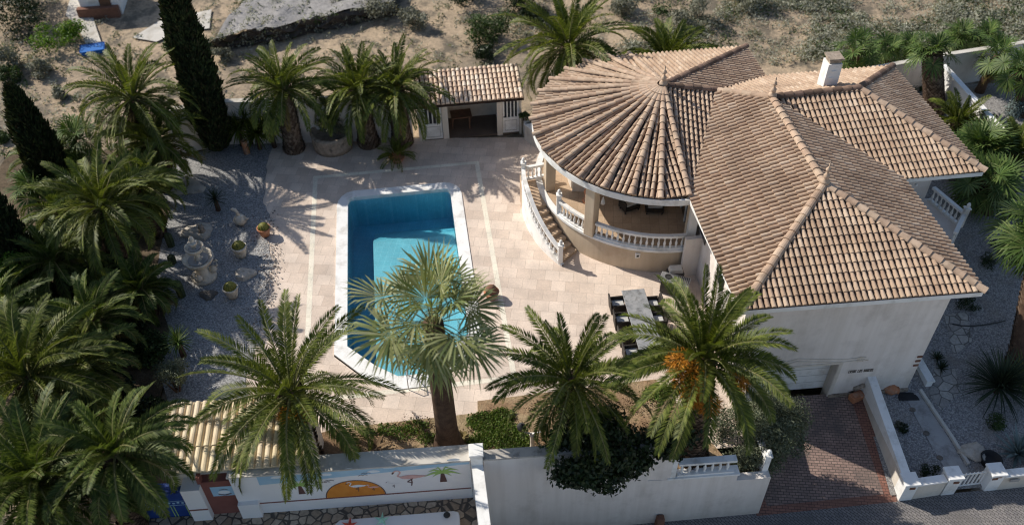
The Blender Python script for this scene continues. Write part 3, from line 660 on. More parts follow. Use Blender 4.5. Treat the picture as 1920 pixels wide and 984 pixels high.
# --- street wall of the side garden: piers, letter box tiles, gate
gw = thing('street_wall', (16, 17.5, -2.5), 'low cream wall with pale blue-white tops and square piers around the small white gate', 'wall')
k0, k1, k2, k3 = at(1683, 938, -2.54), at(1786, 927, -2.5), at(1842, 920, -2.47), at(1990, 905, -2.4)
kh = at(1615, 735, -1.62) + Vector((0, .25, 0))
mb = MB(); H_ = 1.05
mb.wall(k0 + Vector((.02, .25, 0)), kh, -.28, -3.2, -2.54 + H_ - .06, -1.7 + H_ - .1); mb.wall(k0 + Vector((.45, .03, 0)), k1 + Vector((-.5, 0, 0)), .25, -3.2, -1.6); mb.wall(k2 + Vector((.5, .02, 0)), k3, .25, -3.2, -1.58); mb.build('wall', 'wall_cream', gw)
mb = MB(); mb.wall(k0 + Vector((0, .3, 0)), kh, -.34, -2.54 + H_ - .058, -2.54 + H_, -1.7 + H_); mb.wall(k0 + Vector((.5, 0, 0)), k1 + Vector((-.5, -.03, 0)), .32, -1.598, -1.53); mb.wall(k2 + Vector((.5, -.02, 0)), k3, .32, -1.578, -1.51); mb.build('coping', 'white_paint', gw)
rr = .07
for p, hh in ((k0 + Vector((.25, .25, 0)), 1.05), (k1 + Vector((-.22, .25, 0)), 1.12), (k2 + Vector((.26, .25, 0)), 1.12)):
    mb = MB(); mb.box((p.x, p.y, -3.2), (.5, .5, .6 + hh), rr); mb.box((p.x, p.y, -2.6 + hh + .002), (.6, .58, .1), rr); mb.build('pier', 'white_paint', gw, bevel=.012)
for p, zz, dx in ((k0 + Vector((.3, -.005, 0)), -1.75, 0), (k1 + Vector((-.15, -.005, 0)), -1.7, 0), (k2 + Vector((.16, -.005, 0)), -1.68, 0), (k2 + Vector((.28, -.005, 0)), -1.55, 0)):
    mb = MB(); mb.box((p.x, p.y - .01, zz), (.2, .03, .11), rr); mb.build('plaque', 'rust', gw)
mb = MB(); q = k2 + Vector((.95, 0, 0)); mb.box((q.x, q.y - .0, -1.85), (.36, .02, .16), rr); mb.build('number_plate', 'concrete', gw)
gt = thing('garden_gate', at(1815, 905, -2.45), 'small white slatted metal gate between two square piers', 'gate')
g0, g1 = k1 + Vector((.06, .25, 0)), k2 + Vector((0, .25, 0)); mb = MB()
for z_ in (-2.38, -1.62): mb = MB(); mb.wall(g0 + Vector((0, 0, 0)), g1, .04, z_, z_ + .05); mb.build('rail', 'white_paint', gt)
for i in range(7):
    mb = MB(); p = g0.lerp(g1, (i + .5) / 7); mb.box((p.x, p.y + .02, -2.33), (.05, .03, .70 + .1), rr); mb.box((p.x, p.y + .02, -1.565), (.05, .03, .08), rr, .3); mb.build('bar', 'white_paint', gt)
# ================================================================ tiled roofs
def tiles(mb, poly, sp=.222, course=.375, down=None, clip=True, jit=.006, rad=.080, hgt=.118, ch=None):
    """rows of barrel tiles laid down the slope of a convex planar polygon, clipped to it"""
    P = [Vector(p) for p in poly]; c = sum(P, Vector()) / len(P)
    n = Vector((0, 0, 0))
    for i in range(len(P)): n += (P[i] - c).cross(P[(i + 1) % len(P)] - c)
    n.normalize()
    if n.z < 0: n = -n; P = P[::-1]
    d = Vector((0, 0, -1)); d = (d - n * d.dot(n)).normalized() if down is None else (down - n * down.dot(n)).normalized()
    a = d.cross(n).normalized(); b = -d
    q = [((p - c).dot(a), (p - c).dot(b)) for p in P]
    off = lambda x, y, z: c + a * x + b * y + n * z
    bm = bmesh.new(); bc = bmesh.new()
    amin, amax = min(p[0] for p in q), max(p[0] for p in q); bmin, bmax = min(p[1] for p in q), max(p[1] for p in q)
    nsg = 6
    qq = q if sum(q[i][0] * q[(i + 1) % len(q)][1] - q[(i + 1) % len(q)][0] * q[i][1] for i in range(len(q))) > 0 else q[::-1]
    def sd(x, y):                        # signed distance inside the convex outline
        m = 1e9
        for i in range(len(qq)):
            (x0, y0), (x1, y1) = qq[i], qq[(i + 1) % len(qq)]; L = sqrt((x1 - x0) ** 2 + (y1 - y0) ** 2) or 1e-6
            m = min(m, ((x1 - x0) * (y - y0) - (y1 - y0) * (x - x0)) / L)
        return m
    ncol = int((amax - amin) / sp) + 2; nrow = int((bmax - bmin) / course) + 2
    for i in range(ncol):
        x = amin + (i + .5) * sp; jx = random.uniform(-.008, .008)
        for j in range(nrow):
            y = bmin + j * course; s = sd(x, y + course / 2)
            if s < -.3: continue
            j1 = random.uniform(-jit, jit); dz = random.uniform(0, .008); xx = x + jx + random.uniform(-.004, .004); L = course + .05
            lo, hi = [], []
            for k in range(nsg + 1):
                t = pi * k / nsg
                lo.append(bm.verts.new(off(xx - cos(t) * (rad + .012), y + j1, .035 + sin(t) * hgt + dz)))
                hi.append(bm.verts.new(off(xx - cos(t) * (rad - .006), y + j1 + L, .008 + sin(t) * (hgt - .02) + dz)))
            for k in range(nsg): bm.faces.new((lo[k], lo[k + 1], hi[k + 1], hi[k]))
            bm.faces.new(lo[::-1])
            pv = [bc.verts.new(off(*v)) for v in ((x + .07, y, .03), (x + sp - .07, y, .03), (x + sp - .07, y + L, .004), (x + .07, y + L, .004))]
            bc.faces.new(pv)
            pw = [bc.verts.new(off(*v)) for v in ((x + .07, y, .0), (x + sp - .07, y, .0), (x + sp - .07, y, .03), (x + .07, y, .03))]
            bc.faces.new(pw)
    for bm, mb in ((bm, mb), (bc, ch if ch is not None else mb)):
      for i in range(len(P)):
        p0, p1 = P[i], P[(i + 1) % len(P)]; e = (p1 - p0).normalized(); nn = n.cross(e)     # points inside
        is_eave = abs((p1 - p0).normalized().dot(d)) < .12 and (p0 - c).dot(d) > 0
        bmesh.ops.bisect_plane(bm, geom=bm.verts[:] + bm.edges[:] + bm.faces[:], plane_co=p0 - nn * (.07 if is_eave else 0), plane_no=-nn, clear_outer=True)
      bm.verts.index_update(); bm.verts.ensure_lookup_table()
      mb.add([v.co[:] for v in bm.verts], [[v.index for v in f.verts] for f in bm.faces]); bm.free()
def caps(mb, p0, p1, r=.12, L=.42, lift=.05):
    """overlapping half-round ridge tiles from the low end p0 to the high end p1"""
    p0, p1 = Vector(p0), Vector(p1); t = (p1 - p0).normalized(); a = t.cross(Vector((0, 0, 1))).normalized(); u = a.cross(t).normalized()
    n = max(1, int((p1 - p0).length / L)); L = (p1 - p0).length / n
    for i in range(n):
        q0 = p0 + t * (L * i - .03); q1 = p0 + t * (L * (i + 1) + .03); vs = []; m = 7
        dz = random.uniform(-.006, .008)
        for q, rr, z in ((q0, r + .012, lift + .02 + dz), (q1, r - .012, lift - .01 + dz)):
            vs += [q + a * (-cos(pi * k / m) * rr) + u * (sin(pi * k / m) * rr * .85 + z - .03) for k in range(m + 1)]
        mb.add(vs, [(k, k + 1, m + 2 + k, m + 1 + k) for k in range(m)] + [tuple(range(m, -1, -1))])
def deck(mb, poly, dz=.02):
    mb.sheet([(p[0], p[1], p[2] - dz) for p in poly])
# ================================================================ the villa
EZ, RZ = 4.3, 5.9
FL, FR, C1, WF, WBk, BT, BR, V0 = [at(x, y, EZ) for x, y in ((1390, 582), (1845, 547), (1690, 335), (1845, 322), (1672, 127), (1398, 90), (1432, 147), (1291, 368))]
F1, F2, F3, WR = at(1243, 163, RZ), at(1447, 185, RZ), at(1545, 347, RZ), at(1610, 168, RZ)
V1 = at(1343, 172, 5.2); CC = Vector((6.66, 32.45, EZ)); CR = 5.66
villa = thing('villa', (9, 27, 0), 'large cream villa with hipped and fan-shaped clay tile roofs and a round balcony', 'house')
roof_mb = MB(); deck_mb = MB(); chan_mb = MB()
BL = at(1180, 107, EZ)
planes = [[FL, FR, F3], [FL, F3, F2, V1, V0], [F3, FR, C1, F2], [C1, WF, WR, F2], [WF, WBk, WR], [F2, WR, WBk, BR, V1], [F1, V1, V0], [F1, V1, BR, BT], [F1, BT, BL]]
F1D = at(1303, 365, 4.3) - at(1290, 175, 5.6)
for k, p in enumerate(planes): tiles(roof_mb, p, down=F1D if k == 6 else None, ch=chan_mb); deck(deck_mb, p)
a0 = atan2(V0.y - CC.y, V0.x - CC.x); a1 = atan2(BL.y - CC.y, BL.x - CC.x) - 2 * pi
NS = 15; A = lambda i: a0 + (a1 - a0) * i / NS
rim = [Vector((CC.x + CR * cos(A(i)), CC.y + CR * sin(A(i)), EZ)) for i in range(NS + 1)]; rim[0] = V0; rim[-1] = BL
ridge_cone = MB()
for i in range(NS):
    poly = [F1, rim[i], rim[i + 1]]; tiles(roof_mb, poly, sp=.232, course=.38, ch=chan_mb); deck(deck_mb, poly)
for i in range(NS + 1): caps(ridge_cone, rim[i] + (rim[i] - F1).normalized() * .05, F1 + (rim[i] - F1) * .04, .115, .38, .19)
roof = roof_mb.build('roof', 'roof_clay', villa)
deck_mb.build('roof_deck', 'roof_deck', roof); chan_mb.build('tile_channels', 'roof_channel_shade', roof)
ridge_cone.build('ridge_tiles', 'ridge_clay', roof)
for a, b in ((FL, F3), (FR, F3), (F3, F2), (WF, WR), (V1, F2)): mb = MB(); caps(mb, a, b, .16, .42, .09); mb.build('ridge_tiles', 'ridge_clay', roof)
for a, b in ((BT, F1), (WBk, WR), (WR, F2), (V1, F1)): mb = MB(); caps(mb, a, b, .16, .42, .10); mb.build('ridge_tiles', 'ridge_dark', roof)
for f in (F1, F2, F3):
    m = MB(); m.lathe([(.0, .62), (.03, .56), (.02, .46), (.07, .40), (.08, .34), (.03, .28), (.05, .22), (.10, .16), (.09, .08), (.05, .04), (.14, -.02), (.16, -.1)][::-1], (f.x, f.y, f.z + .2), 10); m.v = [(f.x + (v[0] - f.x) * 1.25, f.y + (v[1] - f.y) * 1.25, f.z + (v[2] - f.z) * 1.3) for v in m.v]; m.build('finial', 'ridge_clay', roof, True)
# valley gutters and fascia boards along the eaves
fas = MB(); gut = MB()
def fascia(pts, h=.2, t=.08):
    for a, b in zip(pts[:-1], pts[1:]):
        u = (b - a).xy.normalized(); nrm = Vector((-u.y, u.x))
        fas.prism([(a.x, a.y), (b.x, b.y), (b.x - nrm.x * t * -1, b.y - nrm.y * t * -1), (a.x + nrm.x * t, a.y + nrm.y * t)], EZ - h - .03, EZ - .035)
fascia([FL, FR]); fascia([FR, C1]); fascia([C1, WF]); fascia([WF, WBk]); fascia([V0, FL]); fascia([WBk, BR]); fascia([BR, BT]); fascia([BT, BL])
fr_pts = [Vector((CC.x + CR * cos(a0 + (a1 - a0) * i / 60), CC.y + CR * sin(a0 + (a1 - a0) * i / 60), EZ)) for i in range(61)]
fascia(fr_pts[::-1], .3)
fas.build('fascia', 'white_paint', villa)
sof = MB()
for p in planes + [[F1, rim[i], rim[i + 1]] for i in range(NS)]: sof.sheet([(q.x * .97 + CC.x * .03, q.y * .97 + 30 * .03, EZ - .10) for q in p])
sof.build('soffit', 'wall_cream', villa)
# walls: main block, wing, rear block
wu = (FR - FL).normalized(); wn = Vector((-wu.y, wu.x, 0))
M0, M1 = FL + wu * .42 + wn * .45, FR - wu * .76 + wn * .45
M2 = Vector((15.25, 31.2, 0)); M3 = Vector((7.75, 30.9, 0))
def fpt(s, z, off=0.0):                   # front wall: s metres from its left corner
    p = M0 + wu * s - wn * off; return (p.x, p.y, z)
def onfront(px, py):
    r = ray(px, py); o = Vector((0, 0, CAM_H)); t = (M0 - o).dot(wn) / r.dot(wn); p = o + r * t; return (p - M0).dot(wu), p.z
FWD = (M1 - M0).length
gl_, gr_ = onfront(1425, 700)[0], onfront(1566, 700)[0]; gtop = onfront(1566, 683)[1]; gbot = -1.75
wm = MB()
wt = .25
wm.prism([fpt(0, 0)[:2], fpt(gl_, 0)[:2], fpt(gl_, 0, -wt)[:2], fpt(0, 0, -wt)[:2]], -3.2, 4.16)
wm.prism([fpt(gr_, 0)[:2], fpt(FWD, 0)[:2], fpt(FWD, 0, -wt)[:2], fpt(gr_, 0, -wt)[:2]], -3.2, 4.16)
wm.prism([fpt(gl_ + .001, 0)[:2], fpt(gr_ - .001, 0)[:2], fpt(gr_ - .001, 0, -wt)[:2], fpt(gl_ + .001, 0, -wt)[:2]], gtop, 4.16)
wm.wall(M1 + wn * .252, M2, .25, -3.2, 4.16); wm.wall(M3, M0 + wn * .252, .25, -.4, 4.16); wm.wall(M2, M3, .25, 0, 4.16)
wm.prism([(12.2, 29.9), (18.85, 30.3), (18.05, 35.9), (12.2, 35.3)], -1.5, 4.16)
wm.prism([(4.2, 33.5), (11.9, 33.0), (11.6, 37.9), (6.5, 37.7)], -.4, 4.16)
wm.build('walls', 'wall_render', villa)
iw = MB(); iw.arc_wall(CC, 3.85, 4.0, R(-262), R(-165), -.2, 4.14, 24); iw.wall((7.75, 31.0), (2.85, 31.35), .2, .5, 4.14); iw.build('inner_wall', 'wall_cream', villa)
# white rendered band on the sunlit left side wall and a half window high up
mb = MB(); 
for k in range(2): 
    p = M0.lerp(Vector((M3.x, M3.y, M0.z)), .30 + .28 * k); mb = MB(); mb.wall(Vector((p.x - .012, p.y + .45, 0)), Vector((p.x - .012, p.y - .45, 0)), -.03, 2.2, 3.2); mb.build('window', 'dark_glass', villa)
# garage door with recess, moulded surround and little crest
gd = MB(); gd.prism([fpt(gl_ - .1, 0, -.46)[:2], fpt(gr_ + .1, 0, -.46)[:2], fpt(gr_ + .1, 0, -.52)[:2], fpt(gl_ - .1, 0, -.52)[:2]], gbot, gtop + .12); 
gdo = gd.build('garage_door', 'white_paint', villa)
mb = MB()
for k in range(1, 5): mb.prism([fpt(gl_, 0, -.452)[:2], fpt(gr_, 0, -.452)[:2], fpt(gr_, 0, -.458)[:2], fpt(gl_, 0, -.458)[:2]], gbot + k * .42, gbot + k * .42 + .012)
mb.build('panel_seams', 'concrete', gdo)
hs, hz = onfront(1497, 697); mb = MB(); mb.lathe([(.05, 0), (.05, .05)], fpt(hs, gbot + 1.5, -.44), 10); mb.box(fpt(hs, gbot + 1.45, -.44), (.14, .05, .05), .08); mb.build('handle', 'metal_dark', gdo)
mb = MB(); mb.prism([fpt(gr_ - .001, 0, -.25)[:2], fpt(gr_ + .1, 0, -.25)[:2], fpt(gr_ + .1, 0, -.46)[:2], fpt(gr_ - .001, 0, -.46)[:2]], -2.6, gtop + .1); mb.build('garage_jamb', 'wall_cream', villa)
mb = MB()
ar = [(gl_ - .5, gtop + .18), (gl_ + .6, gtop + .30), (gl_ + 1.35, gtop + .52), (gl_ + 2.0, gtop + .42), (gr_ + .2, gtop + .26), (gr_ + 1.0, gtop + .30)]
for (s0, z0), (s1_, z1) in zip(ar[:-1], ar[1:]):
    for dz, th in ((0, .045), (-.14, .03)):
        mb.add([fpt(s0, z0 + dz, .03), fpt(s1_, z1 + dz, .03), fpt(s1_, z1 + dz + th, .03), fpt(s0, z0 + dz + th, .03), fpt(s0, z0 + dz, -.01), fpt(s1_, z1 + dz, -.01), fpt(s1_, z1 + dz + th, -.01), fpt(s0, z0 + dz + th, -.01)], [(0, 1, 2, 3), (4, 0, 3, 7), (1, 5, 6, 2), (3, 2, 6, 7), (4, 5, 1, 0)])
for s0, s1_, z0, z1 in ((gr_ + .02, gr_ + .16, gbot, gtop + .06), (gl_ - .2, gr_ + .16, gtop + .02, gtop + .12)):
    mb.prism([fpt(s0, 0, .025)[:2], fpt(s1_, 0, .025)[:2], fpt(s1_, 0, -.01)[:2], fpt(s0, 0, -.01)[:2]], z0, z1)
mb.build('garage_surround', 'wall_cream', villa)
cs, cz = onfront(1614, 672); mb = MB()
for k in range(7):
    a = R(20 + 23 * k); mb.add([fpt(cs + .02 * sin(a), cz, .02), fpt(cs + .2 * cos(a), cz + .17 * sin(a), .02), fpt(cs + .15 * cos(a + .3), cz + .13 * sin(a + .3), .03)], [(0, 1, 2)])
for k in range(4): mb.box(fpt(cs - .1 + k * .07, cz - .17, .0), (.03, .04, .15), .08)
mb.box(fpt(cs + .25, cz - .12, 0), (.16, .04, .04), .08); mb.build('crest', 'stone_cream', villa)
# the house lettering: three short words of raised dark strokes
ls, lz = onfront(1591, 696); le, _ = onfront(1639, 690); mb = MB(); LW = (le - ls)
def glyph(mb, s, z, k, w=.085, h=.12):
    o = .012; q = .022
    bars = [[(0, 0, q, h), (0, h - q, w, q), (0, 0, w, q)], [(0, 0, q, h), (w - q, 0, q, h), (0, h - q, w, q), (0, h / 2, w, q)], [(0, 0, w, q), (0, h - q, w, q), (0, h / 2, w, q), (0, h / 2, q, h / 2), (w - q, 0, q, h / 2)],
            [(0, 0, q, h), (0, 0, w, q)], [(0, 0, q, h), (w - q, 0, q, h), (0, 0, w, q), (0, h - q, w, q)], [(0, 0, q, h), (0, 0, w, q), (0, h - q, w, q), (0, h / 2, w * .8, q)], [(0, 0, q, h), (w - q, 0, q, h), (w * .3, h * .4, w * .4, q)]][k]
    for x, y, ww, hh in bars:
        mb.prism([fpt(s + x, 0, o)[:2], fpt(s + x + ww, 0, o)[:2], fpt(s + x + ww, 0, -.005)[:2], fpt(s + x, 0, -.005)[:2]], z + y, z + y + hh)
words = [[0, 1, 2, 1, 5], [3, 4, 2], [1, 6, 4, 5, 6, 2]]; s_ = ls; tot = sum(len(x) for x in words) + 2 * .7; stp = LW / tot
for wd in words:
    for g in wd: glyph(mb, s_, lz - .1, g, stp * .8, .16); s_ += stp
    s_ += stp * .7
mb.build('house_lettering', 'stone_dark', villa)
mb = MB(); mb.prism([fpt(gr_ + .05, 0, .07)[:2], fpt(FWD + .02, 0, .07)[:2], fpt(FWD + .02, 0, -.01)[:2], fpt(gr_ + .05, 0, -.01)[:2]], -3.0, -1.62); mb.build('plinth', 'stone_rough', villa)
for (px, py) in ((1723, 676), (1728, 668), (1719, 684)):
    mb = MB(); s_, z_ = onfront(px, py); mb.box(fpt(min(s_, FWD - .12), z_ - .04, .015), (.2, .03, .1), .08); mb.build('tile_plaque', 'rust', villa)
# chimney
cb = at(1549, 163, 5.45); ch = MB(); ch.box((cb.x, cb.y, 5.0), (.62, .62, 1.75), .09); cho = ch.build('chimney', 'white_paint', villa)
m = MB(); m.box((cb.x, cb.y, 6.752), (.5, .5, .18), .09); m.box((cb.x, cb.y, 6.934), (.66, .66, .08), .09); m.build('chimney_cap', 'stone_rough', cho)
for k in range(3): m = MB(); m.box((cb.x - .08 + .05 * k, cb.y - .34, 5.75 + k * .33), (.2, .02, .05), .09); m.build('chimney_vent', 'mural_white', cho)
# round balcony: drum wall, ring moulding, floor, pillars, balustrades
BAL_R = 5.42; b0, b1 = R(-82), R(-150)
mb = MB(); mb.arc_wall(CC, BAL_R - .2, BAL_R, b0, R(-205), -.3, 1.22, 60); mb.build('balcony_wall', 'balcony_render', villa)
mb = MB(); mb.arc_wall(CC, BAL_R - .22, BAL_R + .07, b0, R(-205), 1.222, 1.34, 60); mb.build('balcony_ledge', 'white_paint', villa)
fl = MB(); pts = [(CC.x + (BAL_R - .21) * cos(b0 + (R(-205) - b0) * i / 40), CC.y + (BAL_R - .21) * sin(b0 + (R(-205) - b0) * i / 40)) for i in range(41)]
fl.prism([(7.75, 31.0)] + [(7.6, 27.1)] + pts, .9, 1.3); fl.build('balcony_floor', 'balcony_tiles', villa)
def polar(r, a, z): return Vector((CC.x + r * cos(a), CC.y + r * sin(a), z))
for px, py in ((1107, 436), (1030, 352)):
    mb = MB(); p = at(px, py, 1.34); mb.box((p.x, p.y, 1.3), (.46, .46, 2.75), atan2(p.y - CC.y, p.x - CC.x)); mb.build('pillar', 'balcony_render', villa, bevel=.02)
p = polar(5.1, R(-82), 1.3); mb = MB(); mb.box((p.x + .2, p.y + .25, 1.3), (.3, .3, 2.75)); mb.build('pillar', 'balcony_render', villa, bevel=.02)
aP = atan2(at(1107, 436, 1.34).y - CC.y, at(1107, 436, 1.34).x - CC.x)
balustrade(villa, [polar(BAL_R - .08, b0 + (aP + .05 - b0) * i / 16, 1.34) for i in range(17)], .25, .14)
balustrade(villa, [polar(BAL_R - .08, aP - .05 + (R(-148) - aP + .05) * i / 10, 1.34) for i in range(11)], .23, .14, (False, True))
# curved stair
NST = 8; sa0, sa1 = R(-133), R(-160); mb = MB()
def rout(a): t = (a - R(-133)) / (R(-175) - R(-133)); return 6.55 + (6.05 - 6.55) * min(1, max(0, t))
for i in range(NST):
    aa, ab = sa0 + (sa1 - sa0) * i / NST, sa0 + (sa1 - sa0) * (i + 1) / NST
    mb.arc_wall(CC, BAL_R + .075, rout(aa) - .05, ab - (.0 if i < NST - 1 else R(20)), aa, -.1, 1.3 * (i + 1) / NST, 4 if i < NST - 1 else 10)
mb.build('stair', 'balcony_tiles', villa)
mb = MB(); k = 26
for i in range(k):
    aa, ab = R(-132) + (R(-178) - R(-132)) * i / k, R(-132) + (R(-178) - R(-132)) * (i + 1) / k
    zz = lambda a: max(.0, min(1.3, 1.3 * (a - sa0) / (sa1 - sa0))) + .10
    vs = []
    for a in (aa, ab):
        r1 = rout(a)
        for r, z in ((r1 - .045, -.1), (r1 + .12, -.1), (r1 + .12, zz(a)), (r1 - .045, zz(a))): vs.append(polar(r, a, z))
    mb.add(vs, [(0, 1, 5, 4), (1, 2, 6, 5), (2, 3, 7, 6), (3, 0, 4, 7)])
mb.build('stair_string', 'white_paint', villa)
sp_ = []
for i in range(19):
    a = R(-133.5) + (R(-175) - R(-133.5)) * i / 18; sp_.append(polar(rout(a) + .03, a, max(0.0, min(1.3, 1.3 * (a - sa0) / (sa1 - sa0))) + .08))
balustrade(villa, sp_, .26, .14, (True, True))
balustrade(villa, [sp_[-1] + Vector((.12, .02, .02)), at(1024, 330, 1.4)], .2, .13)
# screen wall where the balcony meets the main block, sliding door, wall lamp, vent
mb = MB(); q0_, q1_ = at(1284, 470, 1.3), at(1309, 520, 0); mb.prism([(7.30, 26.75), (8.05, 26.85), (8.05, 27.05), (7.30, 26.95)], -.3, 2.15); mb.build('screen_wall', 'wall_render', villa)
mb = MB(); mb.box((7.62, 27.35, 1.3), (.34, .34, 2.6)); mb.build('pilaster', 'white_paint', villa)
mb = MB(); mb.box((7.70, 28.9, 1.32), (.06, 1.9, 2.2)); sd_ = mb.build('sliding_door', 'dark_glass', villa)
mb = MB(); 
for y in (27.95, 28.9, 29.85): mb.box((7.66, y, 1.32), (.08, .08, 2.25))
mb.box((7.66, 28.9, 3.5), (.08, 2.0, .08)); mb.build('door_frame', 'white_paint', sd_)
p = at(1131, 375, 2.6); mb = MB(); mb.lathe([(.10, 0), (.085, .12), (.04, .26), (.025, .36), (.0, .38)], (p.x, p.y, p.z - .2), 10); mb.build('wall_lamp', 'white_paint', villa, True)
p = polar(BAL_R + .0, atan2(at(1196, 476, .9).y - CC.y, at(1196, 476, .9).x - CC.x), .82); mb = MB(); mb.box((p.x, p.y, p.z), (.2, .12, .24), .12); vb = mb.build('meter_box', 'white_paint', villa)
mb = MB(); mb.box((p.x, p.y - .063, p.z + .06), (.1, .012, .1), .12); mb.build('grille', 'metal_dark', vb)
# right terrace with balustrade
rt = [at(1690, 372, 1.2), at(1742, 372, 1.2), at(1803, 424, 1.2), at(1784, 462, 1.2), at(1700, 440, 1.2)]
mb = MB(); mb.prism([(15.3, 30.25), (rt[1].x, rt[1].y), (rt[2].x, rt[2].y), (rt[3].x, rt[3].y), (15.55, 27.0)], -2.5, 1.2); mb.build('side_terrace', 'wall_render', villa)
balustrade(villa, [rt[1] + Vector((-.06, -.1, 0)), rt[2] + Vector((-.1, 0, 0))], .24, .14, (False, True))
balustrade(villa, [rt[2] + Vector((-.12, -.02, 0)), rt[3] + Vector((-.05, .06, 0))], .24, .14)
mb = MB(); p = at(1727, 728, -2.0); mb.box((p.x + .12, p.y + .55, -2.4), (.26, 1.3, .95), .09); mb.box((p.x + .12, p.y + .55, -1.448), (.34, 1.38, .07), .09); mb.build('porch_wall', 'white_paint', villa)
mb = MB(); p = at(1716, 341, 3.7); mb.lathe([(.05, 0), (.07, .08), (.03, .12)], (p.x, p.y - .15, 3.6), 8); mb.build('wall_lamp', 'white_paint', villa)
# ================================================================ pool house
PH0, PH1 = at(787, 265), at(978, 248); pu = (PH1 - PH0).normalized(); pn = Vector((-pu.y, pu.x, 0)); PHL = (PH1 - PH0).length
ph = thing('pool_house', PH0.lerp(PH1, .5) + pn * 1.2, 'small open-fronted pool house with pale barrel tile roof and two white doors', 'pool house')
def pp_(s, z=0.0, off=0.0): p = PH0 + pu * s - pn * off; return Vector((p.x, p.y, z))
PD = 2.05
def onph(px, py):
    r = ray(px, py); o = Vector((0, 0, CAM_H)); t = (PH0 - o).dot(pn) / r.dot(pn); p = o + r * t; return (p - PH0).dot(pu), p.z
sdl = [onph(x, y)[0] for x, y in ((797, 264), (832, 262), (843, 262), (933, 253), (943, 252), (974, 250))]
mb = MB(); PT = 2.12
def pbox(mb, s0, s1, o0, o1, z0, z1): mb.prism([pp_(s0, 0, o0).xy[:], pp_(s1, 0, o0).xy[:], pp_(s1, 0, o1).xy[:], pp_(s0, 0, o1).xy[:]], z0, z1)
for s0, s1 in ((0, sdl[0]), (sdl[1], sdl[2]), (sdl[3], sdl[4]), (sdl[5], PHL)): pbox(mb, s0, s1, 0, -.22, -.1, PT)
pbox(mb, 0, .18, -.222, -PD, -.1, 2.5); pbox(mb, PHL - .18, PHL, -.222, -PD, -.1, 2.5); pbox(mb, .182, PHL - .182, -PD + .2, -PD, -.1, 2.75)
pbox(mb, sdl[1] + .0, sdl[1] + .15, -.222, -PD + .2, -.1, 2.4); pbox(mb, sdl[4] - .15, sdl[4], -.222, -PD + .2, -.1, 2.4)
mb.build('walls', 'wall_cream', ph)
mb = MB(); pbox(mb, .19, PHL - .19, -.01, -PD + .21, -.05, .02); mb.build('floor', 'interior', ph)
mb = MB(); pbox(mb, -.25, PHL + .05, .18, .08, PT + .002, PT + .12); mb.build('fascia', 'white_paint', ph)
e0_, e1_ = pp_(-.35, 2.28, .30), pp_(PHL + .1, 2.28, .30); r0_, r1_ = pp_(-.1, 2.9, -PD + .1), pp_(PHL + .1, 2.9, -PD + .1)
mb = MB(); tiles(mb, [e0_, e1_, r1_, r0_], sp=.235, course=.36, rad=.09, hgt=.11, ch=(chp := MB())); rfo = mb.build('roof', 'clay_pale', ph)
mb = MB(); deck(mb, [e0_, e1_, r1_, r0_], .01); deck(mb, [e0_, e1_, r1_, r0_], .12); mb.build('roof_deck', 'roof_deck', rfo); chp.build('tile_channels', 'roof_channel_shade', rfo)
for k in (0, 4):
    s0, s1 = sdl[k] + .02, sdl[k + 1] - .02; m = MB(); pbox(m, s0, s1, -.05, -.1, .03, .95)
    pbox(m, s0, s0 + .09, -.05, -.1, .951, 2.06); pbox(m, s1 - .09, s1, -.05, -.1, .951, 2.06); pbox(m, s0 + .091, s1 - .091, -.05, -.1, 1.96, 2.06)
    n_ = 4
    for i in range(1, n_): x = s0 + .05 + (s1 - s0 - .1) * i / n_; pbox(m, x - .03, x + .03, -.05, -.1, .951, 1.959)
    dd_ = m.build('door', 'white_paint', ph)
    m = MB(); pbox(m, s0 + .09, s1 - .09, -.11, -.12, .95, 1.96); m.build('pane', 'dark_glass', dd_)
    m = MB(); pbox(m, s0 + .1, s0 + .12, -.03, -.045, .16, .8); pbox(m, s1 - .12, s1 - .1, -.03, -.045, .16, .8); pbox(m, s0 + .121, s1 - .121, -.03, -.045, .78, .8); pbox(m, s0 + .121, s1 - .121, -.03, -.045, .16, .18); m.build('panel_moulding', 'concrete', dd_)
    m = MB(); pbox(m, s0 + .03, s0 + .15, .0, -.04, 1.0, 1.04); m.build('handle', 'metal_dark', dd_)
m = MB(); q = pp_((sdl[2] + sdl[3]) / 2, 2.0, .02); m.lathe([(.0, 0), (.12, .05), (.13, .1)], q, 10); m.build('ceiling_lamp', 'white_paint', ph, True)
# furniture in the pool house shade: a table and two chairs
q = pp_(2.3, 0, -1.1); tb = thing('table', q, 'dim square table standing inside the open pool house', 'table')
m = MB(); m.box((q.x, q.y, .70), (1.1, .8, .05), .17); m.build('tabletop', 'wood_brown', tb)
for a, b in ((-.45, -.3), (.45, -.3), (.45, .3), (-.45, .3)): m = MB(); m.box((q.x + a, q.y + b, 0), (.06, .06, .698)); m.build('leg', 'wood_brown', tb)
# ================================================================ swimming pool
pool = thing('swimming_pool', pf(3, 5), 'blue swimming pool with white coping and cut corners at its near end', 'pool')
o_out = [(0.0, .45), (.06, .1), (.22, -.22), (.48, -.48), (.8, -.58), (5.2, -.58), (5.5, -.5), (5.78, -.28), (5.95, .0), (6.0, .35), (6.0, 9.8), (4.75, 11.15), (3.7, 11.95), (2.3, 11.95), (1.2, 11.15), (0, 9.8)]
i_in = [(.52, .3), (.53, .2), (.56, .08), (.64, -.02), (.8, -.08), (5.2, -.08), (5.34, -.03), (5.42, .06), (5.46, .2), (5.47, .4), (5.47, 9.45), (4.4, 10.6), (3.5, 11.3), (2.5, 11.3), (1.6, 10.6), (.52, 9.45)]
mb = MB(); n = len(o_out); vs = []
for (a, b), (c_, d) in zip(o_out, i_in): vs += [pf(a, b, -.03), pf(a, b, .045), pf(c_, d, .045), pf(c_, d, -.16)]
